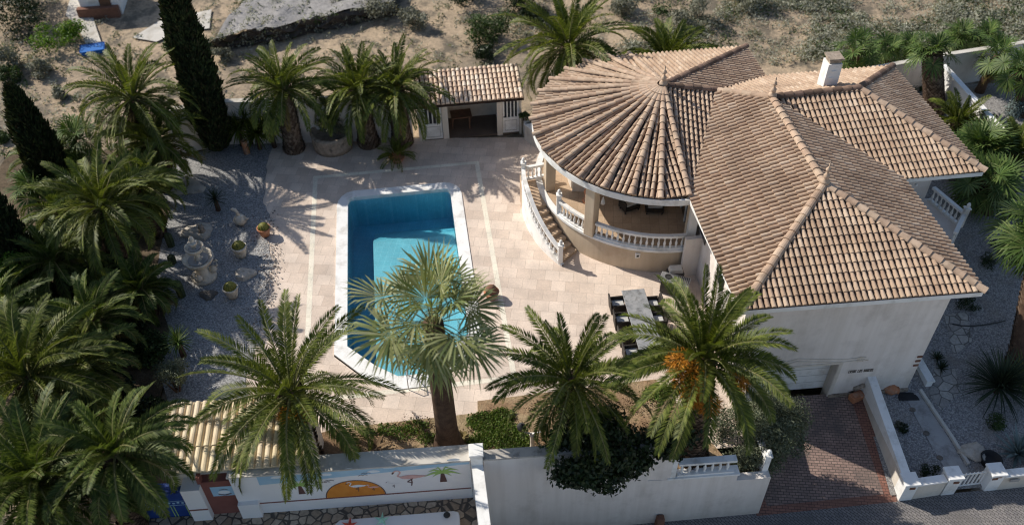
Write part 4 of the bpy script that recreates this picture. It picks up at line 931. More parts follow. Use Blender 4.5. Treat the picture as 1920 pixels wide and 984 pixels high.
mb.add(vs, [(4 * i + k, 4 * ((i + 1) % n) + k, 4 * ((i + 1) % n) + k + 1, 4 * i + k + 1) for i in range(n) for k in range(3)])
mb.build('coping', 'white_paint', pool)
mb = MB(); vs = []
for c_, d in i_in: vs += [pf(c_, d, -.161), pf(c_, d, -1.9)]
mb.add(vs, [(2 * i, 2 * ((i + 1) % n), 2 * ((i + 1) % n) + 1, 2 * i + 1) for i in range(n)]); mb.build('basin_wall', 'pool_wall', pool)
mb = MB(); mb.sheet([pf(c_, d, -1.85) for c_, d in i_in]); mb.build('basin_floor', 'pool_deep', pool)
mb = MB(); mb.add([pf(1.6, .6, -1.83), pf(5.455, .6, -1.83), pf(5.455, 2.5, -.72), pf(1.6, 2.5, -.72), pf(1.6, 2.5, -1.83), pf(5.455, 2.5, -1.83)], [(0, 1, 2, 3), (0, 3, 4), (1, 5, 2), (0, 4, 5, 1)]); mb.prism([pf(1.6, 2.502)[:2], pf(5.455, 2.502)[:2], pf(5.455, 9.45)[:2], pf(4.4, 10.58)[:2], pf(3.5, 11.28)[:2], pf(2.5, 11.28)[:2], pf(1.6, 10.58)[:2]], -1.84, -.72); mb.build('shallow_floor', 'pool_shallow', pool)
wm_ = MB(); ic = (3.0, 5.6); wm_.prism([pf(c_ + (ic[0] - c_) * .0015, d + (ic[1] - d) * .0015)[:2] for c_, d in i_in], -1.846, -.11); wo_ = wm_.build('pool_water', 'pool_water'); tag(wo_, kind='structure')
# ladder at the near end
q = pf(3.3, 11.9); ld_ = thing('pool_ladder', q, 'thin metal pool ladder on the near coping below the tall fan palm', 'ladder')
mb = MB()
for du in (-.22, .22):
    a = Vector(pf(3.1 + du, 12.0)); pts = [a + Vector((0, 0, .03)), a + Vector((0, 0, .55)), a - PV * .15 + Vector((0, 0, .72)), a - PV * .45 + Vector((0, 0, .7)), a - PV * .68 + Vector((0, 0, .45)), a - PV * .72 + Vector((0, 0, -.7))]; mb.tube(pts, .022)
mb.build('rails', 'metal_grey', ld_)
mb = MB()
for z in (-.25, -.5): mb.tube([Vector(pf(2.88, 11.28, z)), Vector(pf(3.32, 11.28, z))], .02)
mb.build('rungs', 'metal_grey', ld_)
# neighbour's pool slab with its ornaments
q = at(760, 984, -.05); npl = thing('hot_tub', (q.x, q.y, -.1), 'white rounded pool surround cut by the bottom edge, in front of the flamingo wall', 'pool')
c0, c1 = at(640, 974, .1), at(853, 957, .1); uu = (c1 - c0).normalized(); vv = Vector((uu.y, -uu.x, 0))
oo = [(0.15, 0), (4.0, 0), (4.16, .06), (4.2, .2), (4.2, 3.2), (0, 3.2), (0, .15)]; ii = [(.7, .62), (3.5, .6), (3.66, .66), (3.7, .8), (3.7, 2.7), (.6, 2.7), (.6, .7)]
oo = [(a - .2, b) for a, b in oo]
mb = MB(); vs = []; X = lambda a, b, z: (c0 + uu * a + vv * b + Vector((0, 0, z - .1)))[:]
for (a, b), (c_, d) in zip(oo, ii): vs += [X(a, b, -.2), X(a, b, .12), X(c_, d, .12), X(c_, d, -.8)]
n = 7; mb.add(vs, [(4 * i + k, 4 * ((i + 1) % n) + k, 4 * ((i + 1) % n) + k + 1, 4 * i + k + 1) for i in range(n) for k in range(3)]); mb.build('surround', 'mural_white', npl, bevel=.02)
mb = MB(); mb.sheet([X(c_, d, -.3) for c_, d in ii]); mb.build('basin', 'blue_paint', npl)
def starfish(px, py, mat, label):
    p = at(px, py, .13); m = MB(); vs = [(p.x, p.y, p.z + .09)]
    for i in range(10): r = .28 if i % 2 == 0 else .1; vs.append((p.x + r * cos(i * pi / 5 + .3), p.y + r * sin(i * pi / 5 + .3), p.z + (.05 if i % 2 == 0 else .0)))
    m.add(vs, [(0, 1 + i, 1 + (i + 1) % 10) for i in range(10)] + [tuple(range(10, 0, -1))]); tag(m.build('starfish', mat), label, 'ornament')
starfish(655, 984, 'red_glass', 'red star-shaped ornament on the white surround at the bottom edge'); starfish(716, 974, 'mint_glass', 'mint green star ornament on the white surround at the bottom edge')
p = at(838, 966, .15); mb = MB(); mb.lathe([(.09, 0), (.12, .05), (.10, .1), (.06, .1)], p, 10); tag(mb.build('pool_lamp', 'metal_dark', smooth=True), 'small dark round fitting on the corner of the white surround', 'lamp')
# ================================================================ tiled lean-to
T0, T1, B0, B1 = at(318, 757, 2.7), at(590, 739, 2.7), at(303, 893, 2.25), at(586, 868, 2.25)
u_ = (T1 - T0).xy.normalized(); 
B0 = T0 + Vector((u_.y, -u_.x, 0)) * 2.55 + Vector((0, 0, -.45)); B1 = T1 + Vector((u_.y, -u_.x, 0)) * 2.55 + Vector((0, 0, -.45))
sh = thing('lean_to', T0.lerp(B1, .5) * 1.0, 'pale tiled lean-to roof under the left foreground palm behind the painted wall', 'shed')
sh.location.z = 0
mb = MB(); tiles(mb, [B0, B1, T1, T0], .255, .9, rad=.098, hgt=.10); rfo = mb.build('roof', 'shed_clay', sh)
mb = MB(); deck(mb, [B0, B1, T1, T0], .02); mb.build('roof_deck', 'shed_clay', rfo)
mb = MB(); ww = (B1 - B0).xy.normalized(); 
mb.prism([(T0.x + .1, T0.y - .1), (T1.x - .1, T1.y - .1), (B1.x - .1, B1.y + .2), (B0.x + .1, B0.y + .2)], -.1, 2.1); mb.build('walls', 'wall_cream', sh)
# ================================================================ garden objects
def lathe_thing(name, p, prof, mat, label, cat, n=14, group=None, smooth=True):
    t = thing(name, p, label, cat, group); m = MB(); m.lathe(prof, p, n); m.build('body', mat, t, smooth); return t
def ribbed(mb, c, r, h, ribs=14, sq=.85):
    nu, nv = ribs * 4, 10; vs = []
    for j in range(nv + 1):
        f = j / nv * pi * .5
        for i in range(nu):
            a = 2 * pi * i / nu; rr = r * (1 - .14 * abs(sin(a * ribs / 2))) * cos(f * .98); vs.append((c[0] + rr * cos(a), c[1] + rr * sin(a), c[2] + h * sin(f)))
    mb.add(vs, [(j * nu + i, j * nu + (i + 1) % nu, (j + 1) * nu + (i + 1) % nu, (j + 1) * nu + i) for j in range(nv) for i in range(nu)])
def cactus_pot(px, py, mat, r, h, label, ball=.9):
    p = at(px, py, .03); t = thing('cactus_pot', p, label, 'pot', 'barrel cactus pots on the white gravel')
    m = MB(); m.lathe([(r * .62, 0), (r * .8, h * .35), (r * .95, h * .8), (r * 1.06, h * .86), (r * 1.06, h), (r * .9, h), (r * .88, h * .9), (0, h * .9)], p, 16); m.build('pot', mat, t, True)
    m = MB(); ribbed(m, (p.x, p.y, p.z + h * .88), r * ball, r * ball * 1.1); m.build('cactus', 'cactus', t, True); return t
cactus_pot(498, 441, 'terracotta', .30, .48, 'terracotta pot with a golden barrel cactus at the patio edge')
cactus_pot(453, 480, 'stone_cream', .33, .62, 'carved pale stone pot with a barrel cactus, beside the fountain')
cactus_pot(437, 556, 'stone_cream', .32, .58, 'cylindrical pale pot with a barrel cactus, nearest of the gravel pots')
p = at(922, 558); t = thing('cactus_pot', p, 'brown pot with a dark cactus beside the pool, half behind the fan palm', 'pot')
m = MB(); m.lathe([(.2, 0), (.3, .3), (.34, .38), (.3, .4), (0, .36)], p, 16); m.build('pot', 'terracotta', t, True); m = MB(); ribbed(m, (p.x, p.y, .36), .27, .38); m.build('cactus', 'rust', t, True)
# fountain
p = at(384, 520, .03); ft = thing('fountain', p, 'three-tiered pale stone fountain with swan figures on the white gravel', 'fountain')
m = MB(); m.lathe([(.62, 0), (.62, .12), (.42, .16), (.3, .3), (.22, .5), (.3, .62), (.5, .68)], p, 20); m.build('pedestal', 'stone_cream', ft, True)
m = MB(); m.lathe([(.3, .66), (.62, .72), (.74, .86), (.76, .93), (.70, .93), (.60, .84), (.0, .80)], p, 24); m.build('bowl', 'stone_cream', ft, True)
m = MB(); m.lathe([(.2, .8), (.14, .95), (.12, 1.12), (.2, 1.2)], p, 14); m.build('stem', 'stone_cream', ft, True)
m = MB(); m.lathe([(.15, 1.18), (.38, 1.24), (.46, 1.36), (.47, 1.41), (.42, 1.41), (.34, 1.33), (0, 1.3)], p, 20); m.build('bowl', 'stone_cream', ft, True)
m = MB(); m.lathe([(.12, 1.3), (.09, 1.45), (.2, 1.52), (.24, 1.6), (.2, 1.62), (.1, 1.58), (.1, 1.66), (.13, 1.74), (.08, 1.82), (0, 1.84)], p, 14); m.build('top', 'stone_cream', ft, True)
for a in (R(-100), R(20), R(140)):
    q = Vector((p.x + .5 * cos(a), p.y + .5 * sin(a), p.z + .14)); m = MB(); d = Vector((cos(a), sin(a), 0))
    m.lathe([(0, 0), (.12, .03), (.19, .12), (.15, .22), (.05, .28), (0, .29)], q, 10, 1.15, 1)
    m.tube([q + d * .1 + Vector((0, 0, .18)), q + d * .25 + Vector((0, 0, .28)), q + d * .24 + Vector((0, 0, .42)), q + d * .16 + Vector((0, 0, .5)), q + d * .26 + Vector((0, 0, .5)), q + d * .34 + Vector((0, 0, .44))], [.06, .045, .035, .04, .045, .015]); m.build('swan', 'stone_cream', ft, True)
m = MB(); m.lathe([(.5, .85), (0, .851)], p, 20); m.build('bowl_shade', 'concrete', ft); m = MB(); m.lathe([(.28, 1.35), (0, 1.351)], p, 20); m.build('bowl_shade', 'concrete', ft)  # grey discs paint in the shade inside the fountain bowls
for ch in ft.children: ch.scale = (.88, .88, 1.3)
# goose and squirrel figures
def goose(px, py, az, k, label):
    p = at(px, py, .03); t = thing('goose_figure', p, label, 'statue'); d = Vector((cos(az), sin(az), 0)); m = MB()
    m.lathe([(.10 * k, 0), (.11 * k, .05 * k), (.22 * k, .16 * k), (.24 * k, .3 * k), (.17 * k, .44 * k), (.09 * k, .54 * k)], p, 12, 1.2, 1)
    m.tube([p + Vector((0, 0, .5 * k)), p + d * .05 * k + Vector((0, 0, .68 * k)), p + d * .1 * k + Vector((0, 0, .8 * k)), p + d * .2 * k + Vector((0, 0, .82 * k)), p + d * .34 * k + Vector((0, 0, .78 * k))], [.08 * k, .06 * k, .075 * k, .07 * k, .01])
    m.tube([p - d * .2 * k + Vector((0, 0, .3 * k)), p - d * .42 * k + Vector((0, 0, .42 * k))], [.1 * k, .02]); m.build('body', 'stone_cream', t, True)
goose(453, 421, R(170), 1.1, 'pale stone goose figure on the gravel above the cactus pots')
p = at(382, 442, .03); t = thing('animal_figure', p, 'small brown upright animal figure in front of a pale boulder behind the fountain', 'statue')
m = MB(); m.lathe([(.13, 0), (.19, .1), (.17, .28), (.1, .4), (.13, .46), (.13, .56), (.07, .64), (0, .66)], p, 12); m.build('body', 'stone_rough', t, True)
m = MB()
for k in (-1, 1): m.tube([p + Vector((.06 * k, 0, .6)), p + Vector((.09 * k, 0, .74))], [.04, .012])
m.build('ears', 'stone_rough', t)
def rock(p, r, mat, label, sq=.6, name='boulder', sx=1.3):
    m = MB(); rnd = random.Random(int(p.x * 100)); nu, nv = 12, 7; vs = []
    for j in range(nv + 1):
        f = -pi / 2 + pi * j / nv
        for i in range(nu):
            a = 2 * pi * i / nu; rr = r * (1 + .18 * sin(3 * a + p.x) * cos(f) + rnd.uniform(-.1, .1)); vs.append((p.x + rr * cos(f) * cos(a) * sx, p.y + rr * cos(f) * sin(a), p.z + rr * sq * sin(f)))
    m.add(vs, [(j * nu + i, j * nu + (i + 1) % nu, (j + 1) * nu + (i + 1) % nu, (j + 1) * nu + i) for j in range(nv) for i in range(nu)])
    return tag(m.build(name, mat), label, 'rock')
rock(at(372, 435, .1), .55, 'rocks', 'pale flat boulder behind the fountain', .5)
rock(at(352, 352, .05), .62, 'rocks', 'flat pale stone slab beside the leaning palm trunk, upper gravel', .3)
rock(at(460, 515, .06), .38, 'rocks', 'pale rock between the two stone cactus pots', .6)
rock(at(391, 553, .04), .3, 'stone_dark', 'dark low stone on the gravel left of the nearest cactus pot', .5)
for px, py, r, l in ((1848, 262, .5, 'pale boulder at the foot of the sunlit white wall'), (1862, 283, .42, 'smaller pale boulder between the right hand palms')): rock(gat(px, py) + Vector((0, 0, .2)), r, 'rocks', l, .8)
# columnar cactus stumps
for px, py, h, l in ((342, 556, .95, 'dark columnar cactus left of the nearest cactus pot'), (322, 462, .8, 'dark columnar cactus on the gravel below the left palms'), (325, 494, .5, 'short barrel cactus left of the fountain')):
    p = at(px, py, .0); m = MB(); nu = 32
    prof = [(.16, 0), (.18, .3 * h), (.18, .8 * h), (.13, .95 * h), (.0, h)]; vs = []
    for r, z in prof:
        for i in range(nu): a = 2 * pi * i / nu; rr = r * (1 - .2 * abs(sin(a * 4))); vs.append((p.x + rr * cos(a), p.y + rr * sin(a), p.z + z))
    m.add(vs, [(j * nu + i, j * nu + (i + 1) % nu, (j + 1) * nu + (i + 1) % nu, (j + 1) * nu + i) for j in range(4) for i in range(nu)]); tag(m.build('columnar_cactus', 'cactus_dark'), l, 'cactus')
p = at(463, 287, .03); m = MB(); m.lathe([(.17, 0), (.15, .4), (.17, .75), (.12, .76), (0, .7)], p, 10); tag(m.build('tree_stump', 'terracotta', smooth=True), 'orange-brown stump standing against the shaded rear wall', 'stump')
# round planter
p = at(622, 290); p = Vector((p.x, p.y + .75, 0)); pl_ = thing('round_planter', p, 'big round rough stone planter between the rear palms', 'planter')
m = MB(); m.lathe([(1.0, 0), (1.06, .3), (1.05, .75), (1.08, .95), (.92, .98), (.85, .8), (0, .78)], p, 26); m.build('stone_wall', 'stone_rough', pl_, True)
# garden furniture ------------------------------------------------------------
tA, tB, tC, tD = [at(x, y, .74) for x, y in ((1165, 545), (1208, 540), (1243, 650), (1199, 656))]
tc = (tA + tB + tC + tD) / 4; tz = atan2((tA - tD).y + (tB - tC).y, (tA - tD).x + (tB - tC).x) - pi / 2
ln, wd = ((tA - tD).length + (tB - tC).length) / 2, ((tA - tB).length + (tC - tD).length) / 2
dt = thing('dining_table', (tc.x, tc.y, 0), 'long grey-topped outdoor dining table beside the foreground palms', 'table')
m = MB(); m.box((tc.x, tc.y, .69), (wd, ln, .05), tz); m.build('tabletop', 'table_top', dt, bevel=.01)
m = MB(); m.box((tc.x, tc.y, .60), (wd - .12, ln - .12, .088), tz); m.build('apron', 'metal_dark', dt)
tu, tv = Vector((cos(tz), sin(tz), 0)), Vector((-sin(tz), cos(tz), 0))
for a, b in ((-1, -1), (1, -1), (1, 1), (-1, 1)): q = tc + tu * a * (wd / 2 - .1) + tv * b * (ln / 2 - .1); m = MB(); m.box((q.x, q.y, 0), (.08, .08, .598), tz); m.build('leg', 'metal_dark', dt)
def wicker_chair(label, name='wicker_chair', group='wicker chairs round the dining table', wide=.6):
    t = thing(name, (0, 0, 0), label, 'chair', group); w2 = wide / 2
    m = MB(); m.box((0, 0, .14), (wide - .1, .56, .24)); m.build('seat', 'wicker', t, bevel=.015)
    m = MB(); m.box((0, .0, .381), (wide - .14, .5, .08)); m.build('cushion', 'cushion', t, bevel=.02)
    m = MB(); m.add([(-w2, .24, .1), (w2, .24, .1), (w2, .32, .1), (-w2, .32, .1), (-w2 + .03, .34, .86), (w2 - .03, .34, .86), (w2 - .03, .40, .86), (-w2 + .03, .40, .86)], [(3, 2, 1, 0), (4, 5, 6, 7), (0, 1, 5, 4), (1, 2, 6, 5), (2, 3, 7, 6), (3, 0, 4, 7)]); m.build('backrest', 'wicker', t, bevel=.015)
    for k in (-1, 1): m = MB(); m.box((k * (w2 - .035), 0, .12), (.07, .56, .5)); m.build('armrest', 'wicker', t, bevel=.015)
    for a in (-1, 1):
        for b in (-1, 1): m = MB(); m.box((a * (w2 - .06), b * .22, 0), (.05, .05, .125)); m.build('leg', 'metal_dark', t)
    return t
ch0 = wicker_chair('dark wicker chair at the far left corner of the dining table')
def put(o, p, rz): o.location = p; o.rotation_euler = (0, 0, rz)
cps = []
for side, k, l in ((-1, .36, None), (-1, .08, 'dark wicker chair at the left side of the dining table, second from the far end'), (-1, -.19, 'dark wicker chair at the left side of the dining table, third from the far end'), (-1, -.46, 'dark wicker chair at the near left corner of the dining table'),
                   (1, .30, 'dark wicker chair at the far right corner of the dining table'), (1, .03, 'dark wicker chair at the right side of the dining table, second from the far end'), (1, -.25, 'dark wicker chair at the right side of the dining table under the palm fronds')):
    q = tc + tu * side * (wd / 2 + .22) + tv * k * ln; q.z = 0; rz = tz + (pi / 2 if side < 0 else -pi / 2)
    if l is None: put(ch0, q, rz)
    else: dup(ch0, q, rz + random.uniform(-.08, .08), l)
lc = wicker_chair('dark wicker lounge chair on the balcony, nearer the round pillar', 'lounge_chair', 'lounge chairs on the balcony', .8)
q = at(1180, 392, 1.3); put(lc, q, R(25)); q = at(1226, 396, 1.3); dup(lc, q, R(-3), 'dark wicker lounge chair on the balcony, nearer the sliding door')
# barbecue trolley and storage box
q = at(1262, 548); bq = thing('barbecue', q, 'grey gas barbecue trolley with a side burner below the balcony', 'barbecue')
m = MB(); m.box((q.x, q.y, .1), (1.1, .5, .62), R(-22)); m.build('cabinet', 'metal_dark', bq)
m = MB(); m.box((q.x, q.y, .722), (1.25, .56, .1), R(-22)); m.build('worktop', 'metal_grey', bq, bevel=.02)
m = MB(); m.lathe([(.15, 0), (.15, .03), (.1, .03), (.1, .01), (0, .01)], (q.x - .28, q.y + .12, .823), 16); m.build('side_burner', 'metal_dark', bq)
m = MB()
for k in range(7): m.box((q.x + .1 + k * .07, q.y - .04 - k * .028, .823), (.03, .46, .02), R(-22))
m.build('grill_bars', 'metal_dark', bq)
for a, b in ((-.45, -.18), (.45, -.18), (.45, .18), (-.45, .18)):
    m = MB(); m.lathe([(.03, 0), (.05, .05), (.03, .1)], (q.x + a * .92 + b * .37, q.y - a * .37 + b * .92, 0), 8); m.build('wheel', 'metal_dark', bq)
q = at(1262, 530); q = Vector((q.x + .05, q.y + .1, 0)); sb = thing('storage_box', q, 'dark storage box with a pale lid against the balcony wall', 'box')
m = MB(); m.box(q, (.7, .42, .62), R(4)); m.build('body', 'metal_dark', sb, bevel=.02); m = MB(); m.box((q.x, q.y, .622), (.62, .4, .22), R(4), .8); m.build('lid', 'concrete_pale', sb, bevel=.03)
# balcony ornament
q = at(1101, 378, 1.3); t = thing('carved_figure', q, 'reddish carved figure on the balcony floor behind the round pillar', 'statue')
m = MB(); m.lathe([(.2, 0), (.24, .08), (.14, .16), (.13, .4), (.19, .6), (.12, .75), (.17, .9), (.2, 1.0), (.0, 1.02)], q, 12); m.build('body', 'terracotta', t, True)
m = MB(); m.lathe([(.22, 1.02), (.26, 1.06), (.2, 1.12), (0, 1.13)], q, 12); m.build('cap', 'metal_dark', t, True)
# lamp post with two lanterns
q = at(998, 852, .0); q = Vector((q.x, q.y, 0)); lp = thing('garden_lamp', q, 'cream garden lamp post with two dark round lanterns on the planting bed', 'lamp')
m = MB(); m.lathe([(.16, 0), (.13, .12), (.085, .2), (.075, .9), (.085, 1.15), (.12, 1.25), (.05, 1.3)], q, 12); m.build('post', 'stone_cream', lp, True)
m = MB(); m.tube([q + Vector((-.38, 0, 1.55)), q + Vector((-.3, 0, 1.4)), q + Vector((0, 0, 1.28)), q + Vector((.3, 0, 1.4)), q + Vector((.38, 0, 1.55))], .03); m.build('arms', 'metal_grey', lp)
for k in (-1, 1): m = MB(); m.lathe([(.05, 0), (.15, .06), (.17, .16), (.12, .26), (.04, .32), (0, .36)], q + Vector((.38 * k, 0, 1.55)), 12); m.build('lantern', 'metal_dark', lp, True)
# things by the garage and in the side garden
q = gat(1670, 748) + Vector((0, .35, .25)); t = thing('clay_jar', q, 'orange clay jar lying tipped by the front house corner', 'jar'); m = MB()
m.lathe([(.0, -.3), (.12, -.28), (.24, -.1), (.26, .08), (.17, .24), (.12, .28), (.16, .33), (.10, .33), (.09, .26)], (0, 0, 0), 14)
m.v = [(q.x + v[2] * .9 + v[0] * .2, q.y + v[1] - v[2] * .3, q.z + v[0] * .95) for v in m.v]; m.build('body', 'terracotta', t, True)
q = Vector(quadpt(*DQ, .93, .93)); t = thing('planter_box', q, 'brown clay trough beside the driveway wall near the garage', 'planter'); m = MB(); m.box(q, (.55, .3, .3), R(25), 1.1); m.box((q.x, q.y, q.z + .302), (.44, .22, .02), R(25)); m.build('body', 'terracotta', t, bevel=.02)
m = MB(); q2 = q + Vector((-.15, .3, .15)); m.tube([q2, q2 + Vector((.1, -.05, .3)), q2 + Vector((.35, -.1, .5)), q2 + Vector((.5, -.1, .45))], [.18, .14, .1, .05]); m.build('root', 'stone_rough', t, True)
q = gat(1703, 747, .02); m = MB(); m.add([(q.x + .42 * cos(i * pi / 10) * 1.0, q.y - .1 + .5 * sin(i * pi / 10), q.z) for i in range(11)] + [(q.x + .42 * cos(i * pi / 10), q.y - .1 + .5 * sin(i * pi / 10), q.z + .02) for i in range(11)], [tuple(range(11, 22)), tuple(range(10, -1, -1))] + [(i, (i + 1) % 11, 11 + (i + 1) % 11, 11 + i) for i in range(11)]); tag(m.build('door_mat', 'dark_void'), 'dark half-round mat on the path at the house corner', 'mat')
for k, (px, py) in enumerate(((1711, 768), (1737, 812), (1762, 858))):
    q = gat(px, py, .018); m = MB(); m.lathe([(.12, 0), (.12, .012), (0, .012)], q, 8); tag(m.build('path_inset', 'stone_dark'), 'small dark round inset in the concrete garden path', 'path inset', 'dark insets in the garden path')
m = MB(); hp_ = [gat(x, y, .03) for x, y in ((1785, 608), (1800, 611), (1822, 612), (1850, 609), (1872, 605), (1884, 602))]; m.tube(hp_, .03); tag(m.build('garden_hose', 'metal_dark'), 'thin black hose lying across the shaded side garden', 'hose')
q = gat(1851, 872); t = thing('plant_tub', q, 'large dark empty tub just behind the right gate pier', 'tub'); m = MB(); m.lathe([(.3, 0), (.36, .3), (.4, .32), (.34, .32), (.3, .1), (0, .1)], q + Vector((.1, .1, 0)), 18); m.build('body', 'dark_void', t, True)
rock(gat(1823, 848) + Vector((0, 0, .05)), .42, 'rocks', 'flat pale stone on the side garden gravel behind the gate', .35)
# far background objects
p = at(176, 98, .0); m = MB(); m.box((p.x, p.y, terrain_z(p.x, p.y) - .05), (1.3, .9, .22), .3); m.box((p.x, p.y, terrain_z(p.x, p.y) + .172), (1.42, 1.0, .05), .3); tag(m.build('tarpaulin', 'blue_tarp', bevel=.05), 'flat blue cover at the end of the pale track, far left', 'tarpaulin')
p = at(190, 40); hz = terrain_z(p.x, p.y); hs_ = thing('far_shed', (p.x, p.y, hz), 'small whitewashed shed with brown base at the top left edge', 'shed')
m = MB(); m.box((p.x, p.y + 1.5, hz - .2), (2.4, 2.4, 2.4), .1); m.build('walls', 'white_paint', hs_); m = MB(); m.box((p.x, p.y + .1, hz - .2), (2.5, .4, .9), .1); m.build('base', 'rust', hs_); m = MB(); m.box((p.x, p.y + 1.5, hz + 2.202), (2.7, 2.7, .12), .1); m.build('roof', 'concrete_pale', hs_)
m = MB(); m.box((p.x + .5, p.y + .29, hz), (.7, .02, 1.8), .1); m.build('door', 'wood_brown', hs_)
# ================================================================ plants
def unit(a): return a / (np.linalg.norm(a, axis=-1, keepdims=True) + 1e-9)
def date_crown(rng, c, n=60, L=3.4, nl=56, ll=.5, lw=.035, hi=82, lo=-25, droop=75, fold=.42, tipc=1.5, nmin=.75):
    """pinnate palm crown: returns (leaf V, leaf Q, stem V, stem Q)"""
    LV, LQ, SV, SQ = [], [], [], []; nv = ns = 0; c = np.array(c)
    for i in range(n):
        f = (i + .5) / n
        az = i * 2.399963 + rng.uniform(-.25, .25)
        e0 = R(hi + (lo - hi) * f ** .9 + rng.uniform(-8, 8)); D = R(droop * rng.uniform(.7, 1.25) * (.45 + .65 * min(1, f * 2)))
        Lf = L * rng.uniform(.85, 1.08) * (nmin + (1 - nmin) * min(1, f * 3)); K = 18
        s = np.linspace(0, 1, K); ang = e0 - D * s ** tipc
        h = np.array((cos(az), sin(az), 0)); z = np.array((0, 0, 1.0)); side = np.array((-sin(az), cos(az), 0))
        swirl = rng.uniform(-.25, .25)
        t = np.cos(ang)[:, None] * h + np.sin(ang)[:, None] * z + (swirl * s ** 2)[:, None] * side; t = unit(t)
        P = c + h * .12 + np.vstack([np.zeros(3), np.cumsum((t[:-1] + t[1:]) / 2, 0)]) * (Lf / (K - 1))
        tw = rng.uniform(-.8, .8)
        sd = unit(np.cross(t, np.cross(side, t))) ; up = np.cross(t, sd) * -1; up = unit(np.where((up[:, 2:3] * np.cos(ang)[:, None]) < 0, -up, up))
        sd2 = sd * cos(tw) + up * sin(tw); up2 = up * cos(tw) - sd * sin(tw)
        m = nl; sl = np.linspace(.13, .995, m) + rng.normal(0, .004, m); sl = np.clip(sl, .1, .999)
        def ip(A): return np.stack([np.interp(sl, s, A[:, k]) for k in range(3)], 1)
        pp, tt, ss, uu = ip(P), unit(ip(t)), unit(ip(sd2)), unit(ip(up2))
        prof = (np.sin(np.pi * (.10 + .86 * sl)) ** .55)
        for sg in (-1, 1):
            fw = .6 + .8 * sl + rng.normal(0, .08, m); fo = fold + rng.normal(0, .13, m)
            d = unit(ss * sg + tt * fw[:, None] + uu * fo[:, None])
            ln_ = (ll * prof * rng.uniform(.85, 1.1, m))[:, None]
            wv = unit(np.cross(d, uu)) * (lw * (.6 + .4 * prof))[:, None]
            tip = pp + d * ln_ + np.array((0, 0, -1.0)) * ln_ * .14; mid = pp + d * ln_ * .42
            V = np.stack([pp, mid + wv, tip, mid - wv], 1).reshape(-1, 3); LV.append(V); LQ.append(np.arange(nv, nv + len(V)).reshape(-1, 4)); nv += len(V)
        rr = np.linspace(.045, .008, K)[:, None]
        ring = np.stack([P + sd * rr, P - up * rr, P - sd * rr, P + up * rr * .5], 1).reshape(-1, 3); SV.append(ring)
        a = np.arange(K - 1)[:, None] * 4 + np.array([0, 1, 2, 3])[None]; b = np.arange(K - 1)[:, None] * 4 + np.array([1, 2, 3, 0])[None]
        SQ.append(np.stack([a, b, b + 4, a + 4], 2).reshape(-1, 4) + ns); ns += len(ring)
    return np.vstack(LV), np.vstack(LQ), np.vstack(SV), np.vstack(SQ)
def fan_crown(rng, c, n=38, pet=1.15, R0=.95, seg=34, hi=80, lo=-65, lw=.03, dry_from=2, span=150, shrink=0, vary=.03):
    LV, LQ, SV, SQ = [], [], [], []; nv = ns = 0; c = np.array(c)
    for i in range(n):
        f = (i + .5) / n; az = i * 2.399963 + rng.uniform(-.25, .25); e = R(hi + (lo - hi) * f + rng.uniform(-8, 8))
        h = np.array((cos(az), sin(az), 0)); z = np.array((0, 0, 1.0)); side = np.array((-sin(az), cos(az), 0))
        K = 6; s = np.linspace(0, 1, K); ang = e - R(28) * s ** 1.5 * (.3 + f)
        t = np.cos(ang)[:, None] * h + np.sin(ang)[:, None] * z
        pl_ = pet * (1 - shrink * f) * rng.uniform(.65, 1.15) * (.6 + .4 * min(1, f * 2.5))
        P = c + h * .1 + np.vstack([np.zeros(3), np.cumsum((t[:-1] + t[1:]) / 2, 0)]) * (pl_ / (K - 1))
        rr = np.linspace(.03, .014, K)[:, None]; up = -np.sin(ang)[:, None] * h + np.cos(ang)[:, None] * z
        ring = np.stack([P + side * rr, P - up * rr, P - side * rr, P + up * rr * .5], 1).reshape(-1, 3); SV.append(ring)
        a = np.arange(K - 1)[:, None] * 4 + np.array([0, 1, 2, 3])[None]; b = np.arange(K - 1)[:, None] * 4 + np.array([1, 2, 3, 0])[None]
        SQ.append(np.stack([a, b, b + 4, a + 4], 2).reshape(-1, 4) + ns); ns += len(ring)
        # blade
        o = P[-1]; tw = rng.uniform(-.6, .6); e2 = ang[-1] - R(rng.uniform(8, 30))
        T = np.cos(e2) * h + np.sin(e2) * z; U = -np.sin(e2) * h + np.cos(e2) * z; Sd = side * cos(tw) + U * sin(tw); U = U * cos(tw) - side * sin(tw)
        th = np.linspace(-R(span), R(span), seg) + rng.normal(0, .03, seg); rl = R0 * rng.uniform(1 - vary, 1 + vary) * (1 - shrink * .7 * f) * (1 - .18 * (np.abs(th) / R(span)) ** 2) * rng.uniform(.9, 1.08, seg)
        pleat = np.where(np.arange(seg) % 2 == 0, .04, -.04)
        d = unit(np.cos(th)[:, None] * T + np.sin(th)[:, None] * Sd + (.16 + pleat)[:, None] * U)
        q = unit(-np.sin(th)[:, None] * T + np.cos(th)[:, None] * Sd)
        dth = 2 * R(span) / seg
        m1 = o + d * (rl * .46)[:, None]; w1 = q * (rl * .46 * dth * .5)[:, None]
        m2 = o + d * (rl * .78)[:, None] + z * (-.05 * rl * (.6 + f))[:, None]; w2 = q * (lw * .55)
        tip = o + d * (rl * 1.0)[:, None] + z * (-(.08 + .26 * f) * rl * rng.uniform(.3, 1.6, seg))[:, None]
        b0 = o + d * .02
        V = np.stack([b0, m1 + w1, m2 + w2, tip, m2 - w2, m1 - w1], 1).reshape(-1, 3); k = np.arange(seg)[:, None] * 6 + nv
        LV.append(V); LQ.append(np.vstack([k + np.array([0, 1, 5, 0])[None] * 1, k + np.array([1, 2, 4, 5])[None], k + np.array([2, 3, 4, 2])[None]])); nv += len(V)
    Q = np.vstack(LQ); return np.vstack(LV), Q, np.vstack(SV), np.vstack(SQ)
